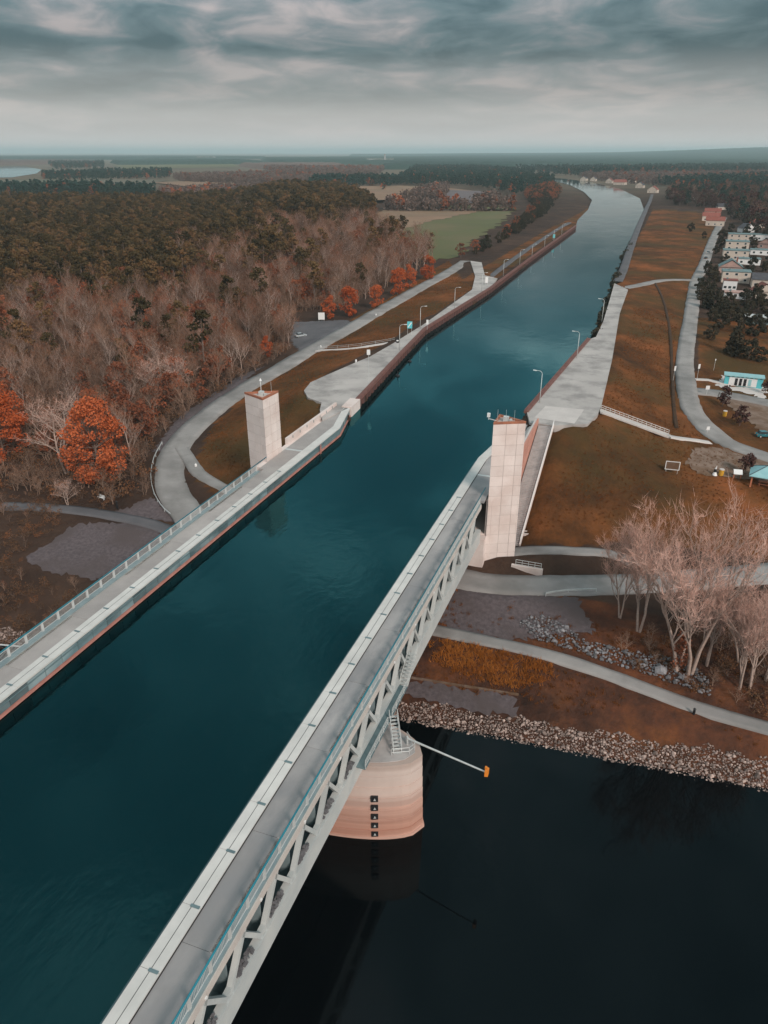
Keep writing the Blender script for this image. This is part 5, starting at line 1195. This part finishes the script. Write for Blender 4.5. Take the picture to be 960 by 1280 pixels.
for i in order:
    x, y = fx[i], fy[i]; z = gz(x, y) - .1; a = random.uniform(0, 6.28); s_ = random.uniform(.66, 1.22)
    if ispine[i]:
        s_ *= 1.0 + .35 * math.exp(-((fu[i] - 375) / 75) ** 2)
        if npine < 150: tree_obj('pine_tree', PINEM[i % 4], (x, y, z), a, s_, 'brown green pine standing among the bare forest trees', group='pines of the left forest'); npine += 1
        else: rest.append((x, y, z, s_, i % 4))
    elif isrus[i]:
        if nrus < 70: tree_obj('russet_tree', RUSM[i % 3], (x, y, z), a, s_ * .9, 'russet leaved tree in the forest left of the loop road', group='russet trees of the left forest'); nrus += 1
        else: rest.append((x, y, z, s_, 9 + i % 3))
    else:
        s2 = s_ * np.interp(dist[i], [100, 250, 500], [0.72, .85, 1.05])
        if nbare < 300: tree_obj('bare_tree', BAREM[i % 5], (x, y, z), a, s2, 'leafless brown twigged tree in the forest left of the loop road', group='bare trees of the left forest'); nbare += 1
        else: rest.append((x, y, z, s2, 4 + i % 5))
rest = np.array(rest); scatter('far_forest', rest[:, :3], rest[:, 3], rest[:, 4], PJ + BJ + RJ)
print('forest', len(fx), nbare, npine, nrus, len(rest))
# undergrowth in the forest
ux, uy = jgrid(FOREST, 3.3); iv, _, vv = inview(ux, uy, -6, 40); k = iv & (np.hypot(ux, uy) < 420)
for nm in ('loop_road', 'slope_path'):
    d, _ = seg_dist(ux, uy, ROADS[nm][0][::3]); k &= d > ROADS[nm][1] / 2 + 2.0
ux, uy = ux[k], uy[k]
SHR = [joined(shrub(2.4, 400 + i, 150, .16), 'shr', M['bark'], M['brush']) for i in range(3)]
TWS = [joined(bare_tree(5, 420 + i, .8, 260, .6, .014, stems=2, levels=2), 'tws', M['bark_mid'], M['twig']) for i in range(2)]
scatter('undergrowth', [(x, y, gz(x, y) - .05) for x, y in zip(ux, uy)], rng.uniform(.6, 1.5, len(ux)), rng.choice([0,1,2,3,4,3,4,3,4], len(ux)), SHR + TWS)
# brush on the lower left bank and beside the paths
BL = WP([(0,640),(60,645),(100,655),(40,690),(25,712),(100,728),(150,735),(60,790),(0,800),(-90,800),(-90,640)], -13)
ux, uy = jgrid(BL, 2.1); scatter('bank_brush', [(x, y, gz(x, y) - .05) for x, y in zip(ux, uy)], rng.uniform(.25, .75, len(ux)), rng.integers(0, 4, len(ux)), SHR + TWS[:1])
BL = WP([(0,605),(60,612),(130,618),(190,612),(190,622),(130,632),(60,628),(0,626)], -10)
ux, uy = jgrid(BL, 2.6); scatter('edge_brush', [(x, y, gz(x, y) - .05) for x, y in zip(ux, uy)], rng.uniform(.2, .6, len(ux)), rng.integers(0, 4, len(ux)), SHR + TWS[:1])

# named forest trees
HO = [two_meshes(broad(15, 501 + i, 9000, .40, .17, .06, 80), 'hero', M['bark'], M['orange']) for i in range(2)]
p = on(126, 600); tree_obj('oak_tree', HO[0], tuple(p), 0.3, 1.3, 'large bright orange leaved tree beside the pale bare tree')
p = on(6, 572); tree_obj('oak_tree', HO[1], tuple(p), 1.9, 1.25, 'bright orange leaved tree cut by the left edge')
for (px, py), s_, lb in (((333, 446), .55, 'small orange tree near the forest car park'), ((437, 396), .95, 'bright orange tree behind the loop road by the map board'), ((412, 398), .7, 'smaller orange tree left of the bright one'), ((497, 369), .95, 'orange red tree in the middle of the roadside row'), ((535, 349), .9, 'orange red tree at the end of the roadside row'), ((470, 385), .75, 'orange brown tree between the roadside orange trees'), ((512, 360), .85, 'russet orange tree pressed behind the roadside row'), ((372, 240), 1.6, 'lone bright orange crown above the far edge of the forest')):
    p = on(px, py); tree_obj('oak_tree', OAKM[random.randrange(3)], tuple(p), random.uniform(0, 6), s_, lb, group='orange trees')
pb = two_meshes(bare_tree(17, 77, .75, 900, .55, .016, stems=2, lean=.12, levels=3, trunk_r=.30), 'pale', M['bark_pale'], M['twig_hero'])
p = on(84, 592); tree_obj('pale_bare_tree', pb, tuple(p), 2.2, 1.15, 'pale silvery bare tree leaning left beside the big orange tree')
for (px, py), s_, lb in (((85, 632), .38, 'small pale bare bush tree below the silvery tree'), ((195, 500), .8, 'pale bare tree with forked trunk in the lower forest'), ((222, 495), .8, 'pale bare tree near the loop road bend')):
    p = on(px, py); tree_obj('pale_bare_tree', pb, tuple(p), random.uniform(0, 6), s_, lb)

# big bare trees by the river on the right
HB = [two_meshes(bare_tree(24, 600 + i, .34, 2300, 1.15, .026, stems=2, lean=.07, levels=3, trunk_r=.34, first=.28), 'river', M['bark_pale'], M['twig_hero']) for i in range(4)]
for i, ((px, py), s_, lb) in enumerate((((848, 838), 1.0, 'tallest pale bare tree with ivy on its trunk by the river path'), ((862, 842), 1.0, 'pale bare tree with a leaning white trunk right of the ivy trunk'), ((884, 832), .6, 'thin bare tree right of the two tall ones'), ((775, 772), .60, 'small bare tree at the left end of the river clump'), ((798, 790), .80, 'bare tree between the small one and the tall ones'), ((924, 828), .6, 'bare tree behind the trunks at the right edge'), ((926, 862), .6, 'white trunked bare tree at the right edge'), ((938, 860), .62, 'rightmost bare tree forking low at the frame edge'), ((956, 850), .6, 'bare tree half cut by the right frame edge'))):
    p = on(px, py); e = tree_obj('bare_poplar', HB[i % 4], tuple(p), 1.3 * i, s_, lb, group='bare trees by the river')
    if i == 0:
        iv_ = leaf_cloud([np.array((random.gauss(0, .4), random.gauss(0, .4), 1 + .55 * k)) for k in range(11)], [.9] * 11, 420, .22, 61); place('ivy', np_mesh('ivy', *iv_, M['russet']), e)
RUB = WP([(770,800),(840,790),(930,800),(1000,830),(1000,900),(930,885),(860,862),(800,840)], -13)
ux, uy = jgrid(RUB, 2.2); k = seg_dist(ux, uy, ROADS['river_path'][0])[0] > 2.6; ux, uy = ux[k], uy[k]
scatter('river_brush', [(x, y, gz(x, y) - .05) for x, y in zip(ux, uy)], rng.uniform(.3, .9, len(ux)), rng.integers(0, 5, len(ux)), SHR + TWS)

# dark red ornamental trees
DR = [two_meshes(broad(6, 700 + i, 620, .36, .24, .2), 'dr', M['bark'], M['darkred']) for i in range(2)]
for (px, py), s_, lb in (((903, 508), .95, 'dark red leaved tree beside the yellow bin on the car park verge'), ((924, 532), .9, 'dark red leaved young tree in the middle of the verge'), ((931, 592), .85, 'round dark red leaved tree behind the lectern'), ((956, 492), .7, 'dark shrub tree right of the kiosk')):
    p = on(px, py); tree_obj('red_leaf_tree', DR[random.randrange(2)], tuple(p), random.uniform(0, 6), s_, lb, group='dark red ornamental trees')
# conifers and village trees
SPR = [two_meshes(spruce(11, 800 + i, 900), 'spruce', M['bark'], M['green_bush']) for i in range(2)]
for (px, py), s_, lb in (((917, 443), 1.15, 'tall dark conifer standing alone in the meadow'), ((884, 385), .9, 'conifer at the road junction near the houses'), ((898, 390), .8, 'dark conifer behind the junction conifer'), ((930, 398), .7, 'short conifer in front of the low shed'), ((740 + 82, 0), 0, '')):
    if s_ == 0: continue
    p = on(px, py); tree_obj('spruce_tree', SPR[random.randrange(2)], tuple(p), random.uniform(0, 6), s_, lb, group='conifers by the village')
VB = [two_meshes(broad(9, 820 + i, 2000, .42, .3, .08), 'vb', M['bark'], M['green_bush']) for i in range(2)]
for i, (px, py) in enumerate([(874, 362), (882, 372), (894, 376), (908, 385), (922, 400), (936, 392), (948, 386), (912, 402), (926, 412), (940, 420), (890, 350), (938, 338), (960, 352), (960, 330), (928, 318), (940, 306), (930, 300), (958, 300), (945, 292), (912, 292), (900, 310), (876, 375), (890, 402), (905, 398), (918, 392), (930, 382), (945, 378), (958, 392), (900, 412), (880, 298), (884, 342), (890, 360), (936, 345), (942, 312), (902, 300), (934, 292), (955, 340), (905, 330), (895, 318), (955, 415), (935, 450), (950, 452), (888, 425), (872, 258), (863, 290)]):
    p = on(px, py); tree_obj('village_tree', VB[i % 2], tuple(p), random.uniform(0, 6), random.uniform(.55, .95), 'dark bushy garden tree around the village houses', group='garden trees of the village')
VF = WP([(832,243),(868,246),(960,236),(1010,236),(1010,330),(962,300),(945,288),(920,284),(908,268),(880,262),(856,262),(838,256)], -1)
vx, vy = jgrid(VF, 13); vz = [gz(x, y) for x, y in zip(vx, vy)]
scatter('village_wood', [(x, y, z) for x, y, z in zip(vx, vy, vz)], rng.uniform(.8, 1.5, len(vx)), rng.integers(0, 4, len(vx)), [joined(broad(11, 830, 420, .42, .5, .1), 'v', M['bark'], M['green_bush']), joined(broad(11, 831, 420, .42, .5, .1), 'v', M['bark'], M['darkred']), joined(bare_tree(13, 833, .6, 420, .8, .03), 'v', M['bark'], M['twig']), joined(pine(14, 834, 420, .3), 'v', M['bark'], M['pine_far'])])
# shrub belt between quay and field on the left bank
SB = WP([(568,330),(600,318),(640,300),(690,262),(700,240),(690,232),(655,244),(668,260),(655,274),(634,298),(604,314)], 0)
sx_, sy_ = jgrid(SB, 9.0); kk = inview(sx_, sy_, 0, 10)[0]; sx_, sy_ = sx_[kk], sy_[kk]; o_ = np.argsort(np.hypot(sx_, sy_))
for i in o_[:110]:
    p = (sx_[i], sy_[i], gz(sx_[i], sy_[i]) - .1)
    if seg_dist(p[0], p[1], ROADS['loop_road'][0][::3])[0] < 8 or p[0] > -88: continue
    tree_obj('belt_tree', VB[i % 2] if rng.random() < .9 else RUSM[i % 3], p, random.uniform(0, 6), random.uniform(.55, .95), 'dense bushy tree in the belt between quay and green field', group='belt trees beside the green field')
rst = o_[110:]
if len(rst): scatter('far_belt', [(sx_[i], sy_[i], gz(sx_[i], sy_[i])) for i in rst], rng.uniform(.7, 1.2, len(rst)), rng.integers(0, 2, len(rst)), [joined(broad(10, 840, 420, .45, .42, .1), 'v', M['bark'], M['green_bush']), joined(broad(10, 841, 420, .45, .42, .1), 'v', M['bark'], M['russet'])])
for (px, py), s_, lb in (((576, 322), .75, 'rounded leafless tree at the bend of the loop road'), ((594, 316), .7, 'second rounded tree beside the road to the field')):
    p = on(px, py); tree_obj('roadside_tree', RUSM[0], tuple(p), 0, s_, lb)
# shrubs on the stony canal bank (village side)
bankP = spline(np.array([(x, y, 0) for x, y in [CR[-1]] + CRn[:5]]), 1.0)
sm = [np_mesh('foliage', *leaf_cloud([np.array((0, 0, .5)), np.array((.5, .2, .4)), np.array((-.4, -.3, .4))], [.75, .6, .6], 150, .2, 900 + i), M['green_bush']) for i in range(3)]
bst_ = [MB().tube((0, 0, -.2), (0, 0, .6), .06, .03, n=5).mesh('stem', M['bark'])]
yy = 258.0; cnt = 0
while yy < 600 and cnt < 120:
    x = np.interp(yy, bankP[:, 1], bankP[:, 0]) + random.uniform(-.6, 1.6); s_ = random.uniform(1.3, 2.5)
    e = empty('bank_shrub', (x, yy, gz(x, yy) - .15), 'low dark shrub on the stony canal bank along the promenade', 'shrub', 'dark shrubs along the canal bank', random.uniform(0, 6)); e.scale = (s_, s_, s_)
    place('foliage', sm[cnt % 3], e); place('stem', bst_[0], e); cnt += 1; yy += random.uniform(1.6, 3.2) * (1 + (yy - 258) / 300)
# ground-level vegetation: dry tufts
def tuft(seed, n=26, h=.5, w=.03):
    rs = np.random.default_rng(seed); segs = [(np.array([rs.normal() * .25, rs.normal() * .25, 0]),) for _ in range(n)]
    segs = [(s_[0], s_[0] + np.array([rs.normal() * .2, rs.normal() * .2, h * (.5 + rs.random())]), 0, 0) for s_ in segs]; V, F = spikes(segs, w); return np_mesh('tuft', V, F, M['tuft'])
TF = [tuft(i) for i in range(3)]
TFO = []
for i in range(3):
    q = tuft(50 + i); q.materials[0] = M['tuft_orange']; TFO.append(q)
def tufts(name, poly, n_sp, avoid, smin, smax, protos=None):
    x, y = jgrid(poly, n_sp); nz_ = np.sin(x * .13) * np.sin(y * .11 + 1) + .6 * np.sin(x * .37 + y * .29); k = (nz_ + rng.normal(size=len(x)) * .5 > -.2)
    for a in avoid: k &= seg_dist(x, y, ROADS[a][0][::2])[0] > ROADS[a][1] / 2 + .7
    k &= ~pip(x, y, PAD_L) & ~pip(x, y, PAD_R) & inview(x, y, -5, 10)[0]; x, y = x[k], y[k]
    if len(x): scatter(name, [(a, c_, gz(a, c_)) for a, c_ in zip(x, y)], rng.uniform(smin, smax, len(x)), rng.integers(0, len(protos or TF), len(x)), protos or TF)
tufts('bank_grass', [(-17, 133), (0, 140), (30, 146), (45, 165), (12, 200), (8, 260), (8, 330), (-9, 330), (-8, 200), (-11, 168)], 1.1, ['village_road', 'stair_landing_path'], .3, .7)
tufts('island_grass', GRASS_L, 1.2, ['loop_road', 'branch_path', 'cross_path'], .3, .6)
tufts('river_grass', [(-30, 88), (-5, 90), (40, 92), (60, 96), (60, 108), (0, 110), (-30, 108)], 1.2, ['river_path', 'underpass_road'], .5, 1.1)
tufts('orange_tufts', [tuple(on(*q)[:2]) for q in [(520,808),(560,800),(620,812),(690,832),(690,850),(640,862),(560,838),(512,832)]], .7, ['river_path'], .8, 1.6, TFO)
# stones: river rip-rap and grey rubble
def stone_mesh(seed, m):
    rs = np.random.default_rng(seed); V = np.array([(1, 0, 0), (-1, 0, 0), (0, 1, 0), (0, -1, 0), (0, 0, 1), (0, 0, -1), (.6, .6, .5), (-.6, .6, .5), (.6, -.6, .5), (-.6, -.6, .5)]) * (.75 + .5 * rs.random((10, 1)))
    import bmesh
    bm = bmesh.new(); [bm.verts.new(v) for v in V]; bmesh.ops.convex_hull(bm, input=bm.verts[:]); me = bpy.data.meshes.new('stone'); bm.to_mesh(me); bm.free(); me.materials.append(m); return me
ST1 = [stone_mesh(i, M['stone']) for i in range(4)]; ST2 = [stone_mesh(10 + i, M['stone_grey']) for i in range(4)]
SX = np.linspace(-125, 75, 400); strip = [(x, np.interp(x, SHX, SHY) - 1.2) for x in SX] + [(x, np.interp(x, SHX, SHY) + np.interp(x, [-60, -27, 20, 75], [2.6, 2.8, 4.2, 5.2]) + .35 * math.sin(x * .5) + .3 * math.sin(x * 1.7)) for x in SX[::-1]]
ux, uy = jgrid(strip, .29); k = inview(ux, uy, -17, 20)[0]; ux, uy = ux[k], uy[k]; dsh = uy - np.interp(ux, SHX, SHY)
k = rng.random(len(ux)) < np.clip(1.25 - dsh / 8, .1, 1); ux, uy = ux[k], uy[k]
scatter('river_stones', [(x, y, gz(x, y) + .08) for x, y in zip(ux, uy)], rng.gamma(3, .034, len(ux)) + .04, rng.integers(0, 4, len(ux)), ST1)
print('stones', len(ux))
GR = [tuple(on(*q)[:2]) for q in [(648,782),(660,770),(690,772),(730,800),(790,815),(850,822),(885,850),(890,872),(850,858),(790,838),(720,815),(670,800)]]
ux, uy = jgrid(GR, .42); k = rng.random(len(ux)) < .8; ux, uy = ux[k], uy[k]
scatter('grey_rubble', [(x, y, gz(x, y) + .12) for x, y in zip(ux, uy)], rng.gamma(4, .04, len(ux)) + .05, rng.integers(0, 4, len(ux)), ST2)

# ------------------------------------------------------------------ far woods
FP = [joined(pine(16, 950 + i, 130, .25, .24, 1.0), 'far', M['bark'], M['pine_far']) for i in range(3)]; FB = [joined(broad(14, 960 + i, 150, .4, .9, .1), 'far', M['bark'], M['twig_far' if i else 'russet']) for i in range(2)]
WOODS = [([(480,240),(520,212),(600,212),(640,216),(700,224),(692,232),(645,246),(620,238),(560,232),(500,230),(478,234)], 0), ([(385,238),(460,233),(560,232),(480,228),(395,228)], 0),
         ([(500,252),(545,238),(560,238),(552,252)], 1), ([(590,256),(622,252),(622,258),(600,259)], 1), ([(480,262),(640,264),(640,262),(480,259)], 1),
         ([(200,242),(330,238),(340,246),(290,250),(210,250)], 1), ([(50,222),(130,218),(215,217),(210,224),(120,226),(60,227)], 0), ([(-40,240),(110,238),(195,241),(190,245),(-40,246)], 0),
         ([(215,223),(330,220),(420,222),(400,228),(330,232),(230,228)], 1), ([(60,206),(130,205),(130,211),(70,213)], 0), ([(820,232),(960,224),(1000,226),(1000,236),(870,240)], 0), ([(720,222),(960,219),(960,228),(820,232),(760,228)], 1),
         ([(330,212),(480,212),(470,222),(350,222)], 1), ([(640,214),(960,210),(960,219),(720,222)], 0)]
pp, kk_, ss = [], [], []
for px_, kind in WOODS:
    poly = [tuple(atz(x, y, 0)[:2]) for x, y in px_]; A = np.array(poly); D = np.hypot(*A.mean(0)); sp_ = max(9, D * .0075)
    x, y = jgrid(poly, sp_); ok = ~pip(x, y, CANAL); x, y = x[ok], y[ok]
    d = np.minimum(seg_dist(x, y, CL + CLn)[0], seg_dist(x, y, CR + CRn)[0]); ok = d > 14; x, y = x[ok], y[ok]
    if len(x) > 4500: q = rng.choice(len(x), 4500, replace=False); x, y = x[q], y[q]
    for a, c_ in zip(x, y):
        pp.append((a, c_, gz(a, c_) - .3)); r_ = rng.random()
        kk_.append(rng.integers(0, 3) if (kind == 0 and r_ < .93) or (kind == 2 and r_ < .55) else (4 if r_ < .9 else 3)); ss.append(rng.uniform(.8, 1.25) * (1 if D < 2500 else 1.15))
scatter('far_woods', pp, ss, kk_, FP + FB); print('far woods', len(pp))
# canopy blankets to the horizon
def canopy(name, px_, m, h, step):
    poly = [tuple(atz(x, y, 0)[:2]) for x, y in px_]; A = np.array(poly); xs = np.arange(A[:, 0].min(), A[:, 0].max() + step, step); ys = np.arange(A[:, 1].min(), A[:, 1].max() + step, step)
    if len(xs) * len(ys) > 60000: f = math.sqrt(len(xs) * len(ys) / 60000); step *= f; xs = np.arange(A[:, 0].min(), A[:, 0].max() + step, step); ys = np.arange(A[:, 1].min(), A[:, 1].max() + step, step)
    x, y = np.meshgrid(xs, ys); ins = pip(x, y, poly); x = x + rng.uniform(-.3, .3, x.shape) * step; y = y + rng.uniform(-.3, .3, y.shape) * step
    z = np.where(ins, h * (.75 + .4 * rng.random(x.shape)), -1.5); zt_ = np.array([gz(a, c_) for a, c_ in zip(x.ravel(), y.ravel())]).reshape(x.shape)
    i_ = np.arange(x.size).reshape(x.shape); F = np.stack([i_[:-1, :-1], i_[:-1, 1:], i_[1:, 1:], i_[1:, :-1]], -1).reshape(-1, 4); k = (ins[:-1, :-1] | ins[:-1, 1:] | ins[1:, 1:] | ins[1:, :-1]).ravel()
    V = np.stack([x, y, z + zt_], -1).reshape(-1, 3); o = place(name, np_mesh(name, V, F[k], m)); o['kind'] = 'stuff'
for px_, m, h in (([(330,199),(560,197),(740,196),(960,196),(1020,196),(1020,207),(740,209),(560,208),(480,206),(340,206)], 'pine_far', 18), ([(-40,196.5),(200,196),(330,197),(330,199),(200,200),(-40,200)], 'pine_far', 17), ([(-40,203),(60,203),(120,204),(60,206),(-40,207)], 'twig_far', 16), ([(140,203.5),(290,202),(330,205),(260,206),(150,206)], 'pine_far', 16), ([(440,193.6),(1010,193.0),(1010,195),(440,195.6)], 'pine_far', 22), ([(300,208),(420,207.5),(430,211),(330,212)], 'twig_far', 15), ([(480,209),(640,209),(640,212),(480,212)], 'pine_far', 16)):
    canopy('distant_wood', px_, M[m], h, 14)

# ------------------------------------------------------------------ haze
hz_ = MB().box(-52000, 52000, -1500, 60000, -24.5, 175).build('haze', []); hz_['kind'] = 'stuff'
hm = bpy.data.materials.new('haze'); hm.use_nodes = True; t = hm.node_tree; t.nodes.clear(); o = N(t, 'ShaderNodeOutputMaterial'); pv = N(t, 'ShaderNodeVolumePrincipled')
pv.inputs['Color'].default_value = (0.74, 0.92, 0.97, 1); pv.inputs['Density'].default_value = 0.00008; pv.inputs['Anisotropy'].default_value = 0.1
t.links.new(pv.outputs[0], o.inputs['Volume']); hz_.data.materials.append(hm); hz_.display_type = 'WIRE'
S.cycles.volume_bounces = 1
